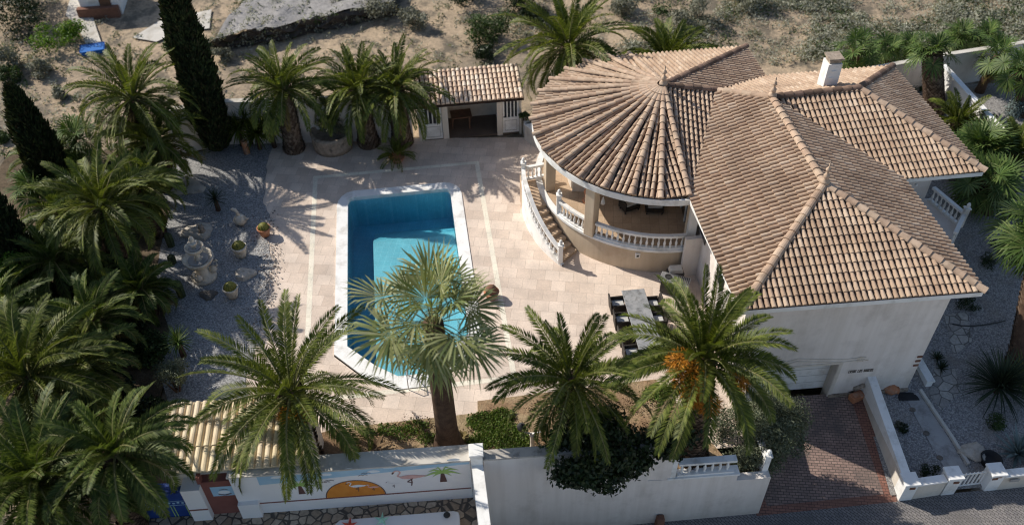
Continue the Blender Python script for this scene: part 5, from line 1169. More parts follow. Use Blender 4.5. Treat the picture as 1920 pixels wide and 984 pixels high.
def np_poly(name, V, Q, mat, parent, smooth=False):
    """like np_obj, allows degenerate quads (last index repeats the first) by making them triangles"""
    tri = Q[:, 3] == Q[:, 0]
    V = np.asarray(V, np.float32) - np.array(wloc(parent), np.float32)
    T, F = Q[tri][:, :3], Q[~tri]
    loops = np.concatenate([T.ravel(), F.ravel()]).astype(np.int32); starts = np.concatenate([np.arange(len(T)) * 3, len(T) * 3 + np.arange(len(F)) * 4]).astype(np.int32)
    me = bpy.data.meshes.new(name); me.vertices.add(len(V)); me.vertices.foreach_set('co', V.ravel()); me.loops.add(len(loops)); me.loops.foreach_set('vertex_index', loops)
    me.polygons.add(len(starts)); me.polygons.foreach_set('loop_start', starts); me.update(calc_edges=True)
    return link(name, me, mat, parent, smooth)
def trunk(parent, base, top, r0, r1, mat='trunk_bark', stubs=True, flare=1.25, dens=1.0, bow=(0, 0), name='trunk'):
    base, top = Vector(base), Vector(top); mb = MB(); K = 14; pts = []; rs = []
    for i in range(K + 1):
        f = i / K; p = base.lerp(top, f) + Vector((bow[0], bow[1], 0)) * sin(pi * f); pts.append(p)
        rs.append((r0 + (r1 - r0) * f) * (1 + (flare - 1) * max(0, 1 - f * 5) ** 1.5))
    pts[0] = pts[0] + Vector((0, 0, -.3)); mb.tube(pts, rs, 18)
    o = mb.build(name, 'trunk_smooth' if stubs else mat, parent, True)
    if stubs:
        L = (top - base).length; st = MB(); rows = int(L / (.105 / dens)); ax = (top - base).normalized()
        for j in range(rows):
            f = (j + .5) / rows; p = base.lerp(top, f) + Vector((bow[0], bow[1], 0)) * sin(pi * f); r = (r0 + (r1 - r0) * f) * (1 + (flare - 1) * max(0, 1 - f * 5) ** 1.5)
            m = max(6, int(2 * pi * r / .19)); wdt = pi * r / m * .95
            for k in range(m):
                a = 2 * pi * (k + .5 * (j % 2)) / m + random.uniform(-.05, .05); d = Vector((cos(a), sin(a), 0)); s = Vector((-sin(a), cos(a), 0)); h = .15 * random.uniform(.8, 1.2); pr = .05 * random.uniform(.6, 1.5)
                q = p + d * r * .97
                st.add([q - s * wdt - ax * 0, q + s * wdt, q + s * wdt * .5 + ax * h + d * pr, q - s * wdt * .5 + ax * h + d * pr, q - ax * h * .7, q + ax * h * .9], [(0, 4, 1, 2, 3), (3, 2, 5)])
        st.build('leaf_bases', mat, o)
    return o
def place(bpx, cpx, zb=0.0):
    b = at(bpx[0], bpx[1], zb); h = rise(b, cpx[1]); t = at(cpx[0], cpx[1], h)
    return b, t
def date_palm(b, t, label, r=(.36, .33), seed=1, leafmat='palm_leaf', bark='trunk_bark', group=None, kw={}, bow=(0, 0), tr=True, fruit=None, flare=1.25, dry=4, name='date_palm'):
    rng = np.random.default_rng(seed); root = thing(name, b, label, 'palm tree', group)
    if tr: trunk(root, b, t, r[0], r[1], bark, bow=bow, flare=flare)
    LV, LQ, SV, SQ = date_crown(rng, t, **kw)
    c = np_obj('crown', LV, LQ, leafmat, root); np_obj('leaf_stems', SV, SQ, 'stem_green', c)
    if dry:
        LV, LQ, SV, SQ = date_crown(rng, np.array(t) + np.array((0, 0, -.12)), n=dry, L=kw.get('L', 3) * .72, nl=34, ll=.34, lw=.02, hi=-22, lo=-62, droop=40, nmin=1); np_obj('dry_fronds', LV, LQ, 'palm_leaf_dry', root)
    if fruit:
        for (dx, dy, dz, k) in fruit:
            V = []; n = int(700 * k); q = np.array(t) + np.array((dx, dy, dz))
            u = unit(rng.normal(0, 1, (n, 3))); rad = (rng.uniform(.1, 1, n) ** .5)[:, None]
            P = q + u * rad * np.array((.34, .34, .40)) * k
            d = unit(u * np.array((1, 1, .5)) + np.array((0, 0, -.5)) + rng.normal(0, .35, (n, 3))); l = rng.uniform(.10, .22, n)[:, None]; wv = unit(np.cross(d, rng.normal(0, 1, (n, 3)))) * .013
            V = np.stack([P, P + d * l * .5 + wv, P + d * l, P + d * l * .5 - wv], 1).reshape(-1, 3)
            np_obj('fruit_cluster', V, np.arange(len(V)).reshape(-1, 4), 'date_fruit', root)
    return root
def fan_palm(b, t, label, r=(.34, .27), seed=1, leafmat='fan_leaf', bark='trunk_bark', group=None, kw={}, stubs=False, dry=0, bow=(0, 0), flare=1.6, name='fan_palm'):
    rng = np.random.default_rng(seed); root = thing(name, b, label, 'palm tree', group)
    trunk(root, b, t, r[0], r[1], bark if stubs else 'trunk_smooth', stubs, flare, bow=bow)
    LV, LQ, SV, SQ = fan_crown(rng, t, **kw)
    c = np_poly('crown', LV, LQ, leafmat, root); np_obj('leaf_stems', SV, SQ, 'stem_green', c)
    if dry:
        LV, LQ, SV, SQ = fan_crown(rng, np.array(t) + np.array((0, 0, -.25)), n=dry, pet=.8, R0=.8, seg=24, hi=-55, lo=-80, span=120); np_poly('dry_skirt', LV, LQ, 'palm_leaf_dry', root)
    return root
def cloud(rng, clumps, n, size, aspect=.45, shell=.5, up=.25):
    """n leaf quads spread over ellipsoid clumps [(x,y,z,rx,ry,rz)]"""
    cl = np.array(clumps, float); vol = (cl[:, 3] * cl[:, 4] * cl[:, 5]) ** .67; idx = rng.choice(len(cl), n, p=vol / vol.sum())
    u = unit(rng.normal(0, 1, (n, 3))); rad = (shell + (1 - shell) * rng.uniform(0, 1, n)) * rng.uniform(.85, 1.12, n)
    P = cl[idx, :3] + u * rad[:, None] * cl[idx, 3:6]
    nrm = unit(u * .7 + rng.normal(0, .6, (n, 3)) + np.array((0, 0, up))); d = unit(np.cross(nrm, rng.normal(0, 1, (n, 3)))); w = np.cross(nrm, d)
    s = (size * rng.uniform(.6, 1.35, n))[:, None]
    V = np.stack([P - d * s * .5, P + w * s * aspect * .5 + d * s * .05, P + d * s * .5, P - w * s * aspect * .5 + d * s * .05], 1).reshape(-1, 3)
    return V, np.arange(4 * n).reshape(-1, 4)
def sub_clumps(rng, c, rad, n, k=.45, flat=1.0):
    out = []
    for _ in range(n):
        u = unit(rng.normal(0, 1, 3)); u[2] = u[2] * flat; rr = rng.uniform(.35, .85)
        out.append((c[0] + u[0] * rad[0] * rr, c[1] + u[1] * rad[1] * rr, c[2] + u[2] * rad[2] * rr, rad[0] * k * rng.uniform(.7, 1.2), rad[1] * k * rng.uniform(.7, 1.2), rad[2] * k * rng.uniform(.7, 1.2)))
    return out
def bush(c, rad, n, size, mat, label, cat='bush', seed=1, name='bush', group=None, clumps=9, k=.48, stem=True, aspect=.45, shell=.4):
    rng = np.random.default_rng(seed); base = (c[0], c[1], c[2] - rad[2]); root = thing(name, base, label, cat, group)
    V, Q = cloud(rng, sub_clumps(rng, c, rad, clumps, k), n, size, aspect, shell); np_obj('foliage', V, Q, mat, root)
    if stem:
        m = MB()
        for i in range(4):
            a = i * 1.7 + seed; m.tube([Vector(base) + Vector((.05 * cos(a), .05 * sin(a), -.1)), Vector((c[0] + rad[0] * .4 * cos(a), c[1] + rad[1] * .4 * sin(a), c[2] + rad[2] * .2))], [.05, .015], 5)
        m.build('stems', 'trunk_smooth', root)
    return root
def rosette(p, n, L, w, mat, label, cat, name, seed=1, hi=85, lo=5, curl=25, group=None, parent_stem=0, K=5, z0=0):
    """spiky rosette (yucca, agave, cycad without leaflets)"""
    rng = np.random.default_rng(seed); V, Q = [], []; nv = 0; c = np.array(p) + np.array((0, 0, parent_stem))
    for i in range(n):
        f = (i + .5) / n; az = i * 2.399963 + rng.uniform(-.2, .2); e = R(hi + (lo - hi) * f + rng.uniform(-6, 6)); h = np.array((cos(az), sin(az), 0)); z = np.array((0, 0, 1.)); sd = np.array((-sin(az), cos(az), 0))
        s = np.linspace(0, 1, K); ang = e - R(curl) * s ** 1.5 * rng.uniform(.5, 1.4); t = np.cos(ang)[:, None] * h + np.sin(ang)[:, None] * z
        Ll = L * rng.uniform(.8, 1.1); P = c + np.vstack([np.zeros(3), np.cumsum(t[:-1], 0)]) * (Ll / (K - 1)); wd_ = (w * np.sin(np.pi * (.22 + .76 * s)) * .5 + .002)[:, None]
        ring = np.stack([P - sd * wd_, P + sd * wd_], 1).reshape(-1, 3); V.append(ring); a = np.arange(K - 1)[:, None] * 2 + np.array([0, 1, 3, 2])[None]; Q.append(a + nv); nv += len(ring)
    root = thing(name, p, label, cat, group); np_obj('leaves', np.vstack(V), np.vstack(Q), mat, root)
    if parent_stem: m = MB(); m.tube([Vector(p) + Vector((0, 0, -.1)), Vector(p) + Vector((0, 0, parent_stem))], [.13, .1], 8); m.build('stem', 'trunk_smooth', root)
    return root
def cypress(b, h, r, label, seed=1, n=16000, lean=(0, 0)):
    rng = np.random.default_rng(seed); root = thing('cypress_tree', b, label, 'cypress tree')
    m = MB(); m.tube([b + Vector((0, 0, -.2)), b + Vector((lean[0] * .3, lean[1] * .3, h * .5))], [.16, .08], 8); m.build('trunk', 'trunk_smooth', root)
    f = rng.uniform(.02, 1, n); prof = np.interp(f, [0, .05, .15, .35, .6, .8, .93, 1.0], [.35, .7, .95, 1, .88, .62, .32, .03])
    az = rng.uniform(0, 2 * np.pi, n); lump = 1 + .13 * np.sin(az * 5 + f * 21) * np.sin(f * 37 + az * 2) + .06 * np.sin(f * 90 + az * 3)
    rr = r * prof * lump * rng.uniform(.5, 1.16, n) ** .5
    P = np.array(b) + np.stack([rr * np.cos(az) + lean[0] * f, rr * np.sin(az) + lean[1] * f, f * h], 1)
    d = unit(np.stack([np.cos(az) * .35, np.sin(az) * .35, np.ones(n)], 1) + rng.normal(0, .25, (n, 3))); w = unit(np.cross(d, rng.normal(0, 1, (n, 3)))); s = (.30 * rng.uniform(.6, 1.3, n))[:, None]
    V = np.stack([P, P + d * s * .45 + w * s * .16, P + d * s, P + d * s * .45 - w * s * .16], 1).reshape(-1, 3)
    np_obj('foliage', V, np.arange(4 * n).reshape(-1, 4), 'cypress_leaf', root)
    k = MB(); k.lathe([(r * .3, .1), (r * .72, h * .12), (r * .8, h * .35), (r * .68, h * .6), (r * .45, h * .8), (r * .2, h * .93), (.02, h * .985)], (0, 0, 0), 12)
    k.v = [(b.x + v[0] + lean[0] * v[2] / h, b.y + v[1] + lean[1] * v[2] / h, b.z + v[2]) for v in k.v]; k.build('inner_foliage', 'cypress_leaf', root)
    return root
# ---- foreground palms along the front wall
b, t = place((843, 845), (812, 606)); fan_palm(b, t, 'tall silvery green fan palm with smooth brown trunk in front of the pool', (.40, .33), 3, kw=dict(n=31, pet=1.95, R0=1.4, seg=30, hi=88, lo=-44, lw=.05, span=112, shrink=.40, vary=.22), dry=8, flare=1.7)
b, t = place((580, 864), (545, 735)); date_palm(b, t, 'foreground date palm shading the tiled lean-to, dark scaly trunk', (.46, .42), 5, kw=dict(n=52, L=3.9, nl=84, ll=.44, lw=.021, hi=78, lo=-38, droop=80), fruit=[(-.1, -.75, -.25, .6), (.45, -.7, -.3, .5)])
b, t = place((1070, 850), (1072, 712)); date_palm(b, t, 'foreground date palm rising out of the dark round bush by the street wall', (.42, .38), 8, kw=dict(n=42, L=3.0, nl=80, ll=.40, lw=.021, hi=78, lo=-24, droop=74))
b, t = place((1297, 858), (1318, 672), .1); date_palm(b, t, 'foreground date palm with big orange fruit clusters beside the driveway', (.46, .42), 12, kw=dict(n=54, L=3.2, nl=84, ll=.44, lw=.022, hi=80, lo=-20, droop=70), fruit=[(-.62, -.95, .2, 1.45), (-.85, -.5, .4, 1.2), (.95, -.75, -.2, .95), (.1, -1.15, -.8, 1.0), (-.45, -1.2, -.25, 1.1)])
# ---- palms along the rear wall
b, t = place((552, 280), (531, 168)); date_palm(b, t, 'rear date palm left of the round stone planter, tall scaly trunk', (.46, .42), 21, bark='trunk_bark_grey', kw=dict(n=44, L=2.9, nl=60, ll=.40, lw=.026, hi=84, lo=-14, droop=80))
b, t = place((692, 270), (672, 170)); date_palm(b, t, 'rear date palm just right of the round stone planter', (.48, .42), 22, bark='trunk_bark_grey', kw=dict(n=52, L=2.9, nl=58, ll=.40, lw=.026, hi=84, lo=-20, droop=88))
b, t = place((755, 268), (742, 168)); date_palm(b, t, 'rear date palm nearest the pool house left door', (.48, .42), 23, bark='trunk_bark_grey', kw=dict(n=54, L=2.95, nl=58, ll=.40, lw=.026, hi=86, lo=-20, droop=84))
b, t = place((1045, 205), (1066, 88)); date_palm(b, t, 'large palm between the pool house and the fan-shaped roof', (.45, .4), 24, bark='trunk_bark_grey', kw=dict(n=56, L=4.2, nl=72, ll=.48, lw=.030, hi=82, lo=-34, droop=88))
b, t = place((1235, 190), (1250, 118)); date_palm(b, t, 'palm showing behind the rear edge of the villa roof', (.4, .36), 25, kw=dict(n=44, L=2.9, nl=50, ll=.5, lw=.035, hi=85, lo=-10, droop=80))
# ---- dense palms on the left side
kwL = dict(n=50, L=3.5, nl=66, ll=.40, lw=.024, hi=84, lo=-26, droop=88)
b, t = place((270, 330), (250, 185)); date_palm(b, t, 'tall left palm in front of the dry ground, upright centre fronds', (.42, .38), 31, kw=kwL)
b, t = place((313, 352), (288, 268)); date_palm(b, t, 'left palm with arching fronds beside the big cypress foot', (.42, .38), 32, kw=dict(kwL, L=2.9, lo=-40, droop=105))
b, t = place((232, 515), (192, 388)); date_palm(b, t, 'left palm overhanging the gravel beside the fountain', (.42, .38), 33, kw=dict(kwL, L=3.2, droop=100, n=64))
b, t = place((80, 815), (52, 708)); date_palm(b, t, 'lower left palm with broad glossy fronds above the grey olive bush', (.42, .38), 34, 'palm_leaf', kw=dict(kwL, L=3.5, n=64, nl=76, lo=-25))
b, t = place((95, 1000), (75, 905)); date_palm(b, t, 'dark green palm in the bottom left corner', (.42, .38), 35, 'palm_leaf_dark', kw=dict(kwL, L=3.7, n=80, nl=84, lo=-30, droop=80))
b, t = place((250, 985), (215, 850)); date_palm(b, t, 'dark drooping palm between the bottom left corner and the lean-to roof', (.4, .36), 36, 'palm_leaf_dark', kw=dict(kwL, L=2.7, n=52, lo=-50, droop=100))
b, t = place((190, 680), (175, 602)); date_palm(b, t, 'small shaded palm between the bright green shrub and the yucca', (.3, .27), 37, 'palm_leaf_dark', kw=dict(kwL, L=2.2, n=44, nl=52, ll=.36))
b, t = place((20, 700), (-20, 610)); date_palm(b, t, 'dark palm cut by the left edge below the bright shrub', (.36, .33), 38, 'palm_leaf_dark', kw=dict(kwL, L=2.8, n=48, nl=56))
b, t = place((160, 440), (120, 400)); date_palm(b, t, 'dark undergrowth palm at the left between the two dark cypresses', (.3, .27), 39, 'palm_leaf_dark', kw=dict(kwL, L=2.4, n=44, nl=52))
b, t = place((130, 330), (140, 258)); fan_palm(b, t, 'small fan palm by the dry ground left of the tall palms', (.16, .13), 41, 'fan_leaf_green', kw=dict(n=16, pet=.7, R0=.75, seg=22, hi=85, lo=-10))
b, t = place((75, 400), (62, 352)); fan_palm(b, t, 'small fan palm at the far left below the short cypress', (.16, .13), 42, 'fan_leaf_green', kw=dict(n=18, pet=.7, R0=.8, seg=22, hi=85, lo=-10))
b, t = place((150, 350), (152, 310)); fan_palm(b, t, 'low fan palm under the tall left palm, above the dark undergrowth', (.16, .13), 43, 'fan_leaf_green', kw=dict(n=16, pet=.6, R0=.7, seg=22, hi=85, lo=-10))
for k, (b_, c_, L_, l) in enumerate((((300, 440), (262, 352), 2.3, 'young palm between the two left palms that overhang the gravel'), ((130, 560), (100, 488), 2.5, 'shaded palm left of the fountain side palm, behind the bright shrub'), ((150, 760), (140, 690), 2.4, 'mid green palm between the broad glossy palm and the grey olive bush'), ((75, 330), (92, 300), 2.0, 'small palm at the foot of the short pointed cypress'), ((285, 590), (262, 540), 1.8, 'young palm leaning over the left edge of the gravel below the fountain'))):
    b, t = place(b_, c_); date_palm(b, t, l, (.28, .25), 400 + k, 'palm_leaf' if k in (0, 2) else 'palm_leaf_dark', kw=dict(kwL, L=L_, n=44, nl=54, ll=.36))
# ---- palms behind and right of the house
b, t = place((1606, 160), (1606, 96)); fan_palm(b, t, 'bright fan palm behind the rear wall right of the chimney', (.34, .3), 51, 'fan_leaf_green', kw=dict(n=20, pet=.9, R0=.8, seg=22, hi=85, lo=-50, lw=.05), dry=4)
b, t = place((1752, 205), (1748, 100)); fan_palm(b, t, 'stout fan palm on a thick trunk in front of the rear wall corner', (.55, .5), 52, 'fan_leaf_green', bark='trunk_bark_grey', stubs=True, kw=dict(n=20, pet=.85, R0=.8, seg=22, hi=85, lo=-25, lw=.05), flare=1.1)
b, t = place((1836, 172), (1872, 104)); fan_palm(b, t, 'leaning fan palm against the brown rear wall at the right', (.24, .2), 53, 'fan_leaf_green', kw=dict(n=18, pet=.85, R0=.75, seg=22, hi=85, lo=-40, lw=.05), dry=4, flare=1.2)
b, t = place((1915, 215), (1915, 130)); fan_palm(b, t, 'fan palm cut by the right edge below the rear wall', (.28, .24), 54, 'fan_leaf_green', kw=dict(n=18, pet=.85, R0=.75, seg=22, hi=85, lo=-45, lw=.05), dry=3)
for k, (bp_, cp_, l, sz) in enumerate((((1660, 120), (1665, 92), 'low green palm behind the rear wall, second right of the chimney', .8), ((1800, 92), (1800, 68), 'low green palm behind the rear wall above the white side wall', .9), ((1700, 108), (1703, 86), 'low palm behind the rear wall left of the stout palm', .7), ((1850, 84), (1850, 66), 'low palm behind the rear wall near the right edge', .8))):
    b, t = place(bp_, cp_); fan_palm(b, t, l, (.2, .18), 60 + k, 'fan_leaf_green', kw=dict(n=14, pet=.7 * sz, R0=.9 * sz, seg=22, hi=85, lo=-20, lw=.05))
kwR = dict(n=34, L=2.0, nl=52, ll=.36, lw=.026, hi=86, lo=-5, droop=75)
def gplace(bpx, h, cpx=None):
    b = gat(*bpx); t = b + Vector((0, 0, h)) 
    if cpx: q = at(cpx[0], cpx[1], t.z); t = Vector((q.x, q.y, t.z))
    return b, t
b, t = gplace((1790, 262), 1.2, (1795, 232)); date_palm(b, t, 'feathery palm beside the upper right corner of the villa roof', (.3, .27), 71, kw=kwR)
b, t = gplace((1845, 330), 1.6, (1842, 278)); fan_palm(b, t, 'bright green fan palm at the right of the side roof corner', (.26, .22), 72, 'fan_leaf_green', kw=dict(n=34, pet=1.0, R0=1.05, seg=28, hi=85, lo=-45, lw=.05))
b, t = gplace((1850, 395), 1.8, (1850, 338)); fan_palm(b, t, 'dark fan palm shading the side terrace steps', (.26, .22), 73, 'fan_leaf_green', kw=dict(n=30, pet=1.0, R0=1.0, seg=26, hi=80, lo=-60, lw=.05), dry=6)
b, t = gplace((1900, 330), 1.4, (1905, 285)); date_palm(b, t, 'feathery palm at the right edge below the blue-grey bush', (.28, .25), 74, kw=kwR)
b, t = gplace((1900, 700), 4.4, (1950, 440)); fan_palm(b, t, 'tall leaning fan palm at the right edge with scaly trunk in the side garden', (.32, .27), 75, 'fan_leaf_green', bark='trunk_bark', stubs=True, kw=dict(n=36, pet=1.1, R0=1.1, seg=30, hi=80, lo=-55, lw=.05), flare=1.3)
# ---- cypresses
b = at(412, 282); h = 12.5; tp = at(312, -40, rise(b, -40)); cypress(b, rise(b, -40) * 1.12, .82, 'tall dark cypress by the rear wall, its top leaving the picture', 81, 26000)
b = at(118, 372); cypress(b, rise(b, 165), .78, 'short pointed dark cypress on the left against the dry ground', 82, 14000)
b = at(48, 545); cypress(b, rise(b, 290), 1.0, 'dark cypress cut by the left edge above the bright green shrub', 83, 16000)
# ---- shrubs in the garden
def gb(px, py, z): p = at(px, py, z); return (p.x, p.y, p.z)
bush(gb(15, 540, 1.6), (1.3, 1.3, 1.5), 5200, .16, 'bright_leaf', 'bright green leafy shrub at the left edge', seed=91, clumps=14, k=.4, aspect=.5)
bush(gb(35, 640, 1.0), (1.6, 1.3, 1.0), 4200, .16, 'bush_leaf', 'dark green shrub below the bright green one, left edge', seed=92)
bush(gb(150, 520, .9), (1.7, 1.6, .9), 5000, .15, 'bush_leaf', 'dense shaded shrub under the left palm beside the gravel', seed=93)
bush(gb(240, 610, .5), (1.2, 1.0, .5), 3000, .13, 'dark_leaf', 'low dark shrub at the left border of the gravel', seed=94)
bush(gb(322, 705, .9), (1.05, .95, .85), 4200, .10, 'olive_leaf', 'grey green olive bush between the lean-to roof and the gravel', seed=95, clumps=14, k=.36, aspect=.3)
bush(gb(215, 720, .6), (1.2, .8, .6), 2500, .14, 'dark_leaf', 'dark shrub left of the grey olive bush', seed=96)
bush(gb(190, 800, .5), (1.3, .8, .5), 2500, .14, 'dark_leaf', 'dark shrub behind the bottom left palms', seed=106)
bush(gb(230, 440, .5), (.9, .9, .5), 1800, .14, 'dark_leaf', 'dark shrub at the foot of the fountain side palm', seed=97)
rosette(at(345, 668), 90, .75, .035, 'fan_leaf_green', 'bright spiky yucca at the lower left of the gravel', 'yucca', 'yucca', 98, 88, -30, 20, None, .9)
rosette(at(410, 395), 70, .65, .03, 'agave_leaf', 'dark spiky yucca on thin stems in the upper gravel', 'yucca', 'yucca', 99, 88, -20, 20, None, .7)
for k, (px, py, h_, l) in enumerate(((455, 274, 1.1, 'broad spiky yucca clump against the shaded rear wall, lowest head at the left end'), (488, 280, 1.0, 'broad spiky yucca clump against the shaded rear wall, low front head'), (472, 270, 1.5, 'broad spiky yucca clump against the shaded rear wall, left head'), (500, 262, 1.9, 'broad spiky yucca clump against the shaded rear wall, tallest head'), (515, 276, 1.2, 'broad spiky yucca clump against the shaded rear wall, right head'))):
    rosette(at(px, py), 110, 1.1, .07, 'palm_leaf', l, 'yucca', 'yucca', 300 + k, 88, -25, 25, None, h_)
q = at(745, 302); t_ = thing('potted_cycad', q, 'small cycad in a low terracotta pot on the shaded patio', 'potted plant'); m = MB(); m.lathe([(.26, 0), (.38, .25), (.42, .3), (.36, .3), (.3, .22), (0, .2)], q, 16); m.build('pot', 'terracotta', t_, True)
LV, LQ, SV, SQ = date_crown(np.random.default_rng(105), (q.x, q.y, .35), n=34, L=1.05, nl=34, ll=.2, lw=.012, hi=85, lo=5, droop=70); np_obj('crown', LV, LQ, 'palm_leaf', t_)
p_ = Vector((pl_.location.x, pl_.location.y, .95)); bush((p_.x, p_.y, 1.35), (.95, .75, .4), 2000, .11, 'olive_leaf', 'trailing grey green plant growing in the round stone planter', 'plant', 107, 'planter_plant', clumps=10)
bush((p_.x + .1, p_.y + .25, 1.9), (.45, .45, .55), 1200, .12, 'dark_leaf', 'small dark olive bush rising from the round stone planter', 'bush', 108)
bush(gb(984, 218, 1.25), (.35, .3, .3), 700, .1, 'bush_leaf', 'small flowering plant on the low wall beside the pool house', 'plant', 109, 'potted_plant')
# ---- shrubs over the front wall and the lawn
bush((2.75, wall_y(3) + .2, 1.85), (2.8, 1.3, 1.85), 18000, .17, 'dark_leaf', 'big dark glossy bush spilling over the street wall', seed=111, clumps=26, k=.34, aspect=.6)
bush((5.0, wall_y(5) + .45, 2.0), (1.1, .9, 1.0), 2800, .17, 'dark_leaf', 'dark glossy bush by the scaly trunk left of the wall balustrade', seed=112, clumps=10, aspect=.6)
q = at(1428, 800, .5); bush((q.x, q.y, .5), (2.2, 1.6, 1.8), 26000, .13, 'olive_leaf', 'loose grey green olive overhanging the driveway corner', seed=113, clumps=44, k=.30, aspect=.3)
q = at(1405, 850, .0); bush((q.x, q.y, 0), (1.3, .9, 1.0), 6000, .11, 'olive_leaf', 'lower olive branch hanging in front of the wall balustrade', seed=114, clumps=12, k=.38, aspect=.3)
rng = np.random.default_rng(120)
def ground_cover(name, spots, n, size, mat, z):
    P = []
    for (x, y, r, k) in spots:
        m = int(n * k); a = rng.uniform(0, 2 * np.pi, m); rr = r * np.sqrt(rng.uniform(0, 1, m)) * rng.uniform(.7, 1.1, m); P.append(np.stack([x + rr * np.cos(a), y + rr * np.sin(a) * .7, z + rng.uniform(0, size * .7, m)], 1))
    P = np.vstack(P); m = len(P); d = unit(rng.normal(0, 1, (m, 3)) + np.array((0, 0, .6))); w = unit(np.cross(d, rng.normal(0, 1, (m, 3)))); s = (size * rng.uniform(.5, 1.3, m))[:, None]
    V = np.stack([P, P + d * s * .5 + w * s * .3, P + d * s, P + d * s * .5 - w * s * .3], 1).reshape(-1, 3)
    return tag(np_obj(name, V, np.arange(4 * m).reshape(-1, 4), mat), kind='stuff')
sp = [at(x, y, .05) for x, y in ((930, 805), (905, 790), (955, 825), (900, 830), (940, 780), (975, 838), (780, 800), (755, 812), (725, 806), (800, 822), (1230, 738), (1255, 728), (690, 812), (880, 850))]
tag(ground_cover('lawn_plants', [(p.x, p.y, r, k) for p, r, k in zip(sp, (.8, .6, .8, .5, .5, .4, .5, .5, .4, .4, .6, .4, .35, .5), (1, .8, 1, .6, .5, .4, .16, .14, .12, .12, .3, .2, .08, .2))], 2300, .10, 'grass_leaf', .04), 'patches of bright green ground cover in the planting bed', 'ground cover')
sp = [pf(1 + i * .5, 14.2 + random.uniform(-.6, 1.2)) for i in range(24)]
tag(ground_cover('fallen_leaves', [(x, y, .8, .5) for x, y, _ in sp], 620, .07, 'dry_leaf', .05), 'dry leaves and straw scattered on the planting bed', 'leaf litter')
# speckled pebbles along the gravel edge
V, Q = [], []; n = 900
P = np.array([[pts_.x, pts_.y, .04] for pts_ in [at(*p, .04) for p in edge[3:-2]]]); f = rng.uniform(0, len(P) - 1.01, n); i0 = f.astype(int); P0 = P[i0] + (P[i0 + 1] - P[i0]) * (f - i0)[:, None] + rng.normal(0, .28, (n, 3)) * np.array((1, 1, 0)) + np.array((-.1, 0, 0)); s = rng.uniform(.02, .055, n)[:, None]
o8 = np.array([(1, 0, 0), (0, 1, 0), (-1, 0, 0), (0, -1, 0), (0, 0, .7)]); V = (P0[:, None, :] + o8[None] * s[:, None, :]).reshape(-1, 3)
Q = np.array([(0, 1, 4, 0), (1, 2, 4, 1), (2, 3, 4, 2), (3, 0, 4, 3)]); Q = (np.arange(n)[:, None, None] * 5 + Q[None]).reshape(-1, 4)
em = empty('tmp', (0, 0, 0)); o = np_poly('loose_pebbles', V, Q, 'pebbles', em); o.parent = None; bpy.data.objects.remove(em); tag(o, 'dark and pale pebbles strewn along the gravel edge', 'pebbles', kind='stuff')
for k, (px, py, r, l) in enumerate(((705, 838, .55, 'fallen dry palm frond heap on the bed right of the left foreground palm'), (803, 850, .35, 'dry leaf bases heaped at the left foot of the fan palm trunk'), (868, 818, .3, 'brown dry sheath at the right foot of the fan palm trunk'))):
    p = at(px, py, .15); rosette(p, 14, r, .1, 'palm_leaf_dry' if k else 'dry_leaf', l, 'dry fronds', 'dry_fronds', 130 + k, 50, -5, 15)
# ---- side garden plants
def low_shrub(px, py, r, mat, label, seed, n=900, size=.09): p = gat(px, py); return bush((p.x, p.y, p.z + r * .55), (r, r, r * .6), n, size, mat, label, 'shrub', seed, 'low_shrub', clumps=8, stem=False, aspect=.35)
low_shrub(1812, 578, .55, 'dark_leaf', 'round dark shrub just right of the front roof corner', 141); low_shrub(1848, 497, .5, 'dark_leaf', 'round dark shrub in the side garden, lower of the upper pair', 142); low_shrub(1872, 470, .48, 'dark_leaf', 'round dark shrub in the side garden, upper of the upper pair', 143)
low_shrub(1690, 805, .3, 'dark_leaf', 'small dark shrub inside the driveway wall', 144, 500); low_shrub(1683, 800, .2, 'grey_leaf', 'tiny grey shrub inside the driveway wall', 145, 300); low_shrub(1740, 885, .4, 'dark_leaf', 'dark low shrub in the front corner of the wall by the path', 146, 600)
rosette(gat(1868, 735), 220, 1.7, .05, 'agave_leaf', 'large dark spiky cycad-like rosette in the side garden', 'agave', 'agave', 147, 85, -5, 35, None, .35)
rosette(gat(1912, 720), 120, 1.2, .05, 'palm_leaf_dark', 'green spiky rosette at the right edge of the side garden', 'agave', 'agave', 148, 85, -5, 30, None, .3)
rosette(gat(1908, 850), 44, 1.1, .12, 'blue_leaf', 'blue grey agave at the right edge behind the street wall', 'agave', 'agave', 149, 80, 5, 10)
low_shrub(1862, 800, .5, 'bush_leaf', 'green shrub between the big rosette and the right gate pier', 150, 1100)
rosette(gat(1765, 690), 30, .4, .05, 'agave_leaf', 'small succulent beside the paved patch at the house corner', 'succulent', 'succulent', 151, 80, 5, 10); rosette(gat(1757, 672), 30, .38, .05, 'agave_leaf', 'small succulent just above the other at the house corner', 'succulent', 'succulent', 152, 80, 5, 10)
p = gat(1896, 212); bush((p.x, p.y, p.z + .7), (1.0, .9, .7), 3600, .16, 'blue_leaf', 'round blue-grey bush at the right edge', 'bush', 153, 'bush', aspect=.2)
low_shrub(1820, 130, .6, 'bush_leaf', 'green shrub by the foot of the leaning palm', 154); low_shrub(1690, 170, .7, 'bush_leaf', 'green shrub in the shaded corner left of the stout palm', 155, 1400); low_shrub(1725, 170, .5, 'bush_leaf', 'small green shrub beside the stout palm trunk', 156)
low_shrub(1788, 335, .6, 'bush_leaf', 'dark shrub below the side terrace roof corner', 157, 1200); low_shrub(1905, 260, .6, 'bush_leaf', 'green shrub below the blue-grey bush', 158, 1200)
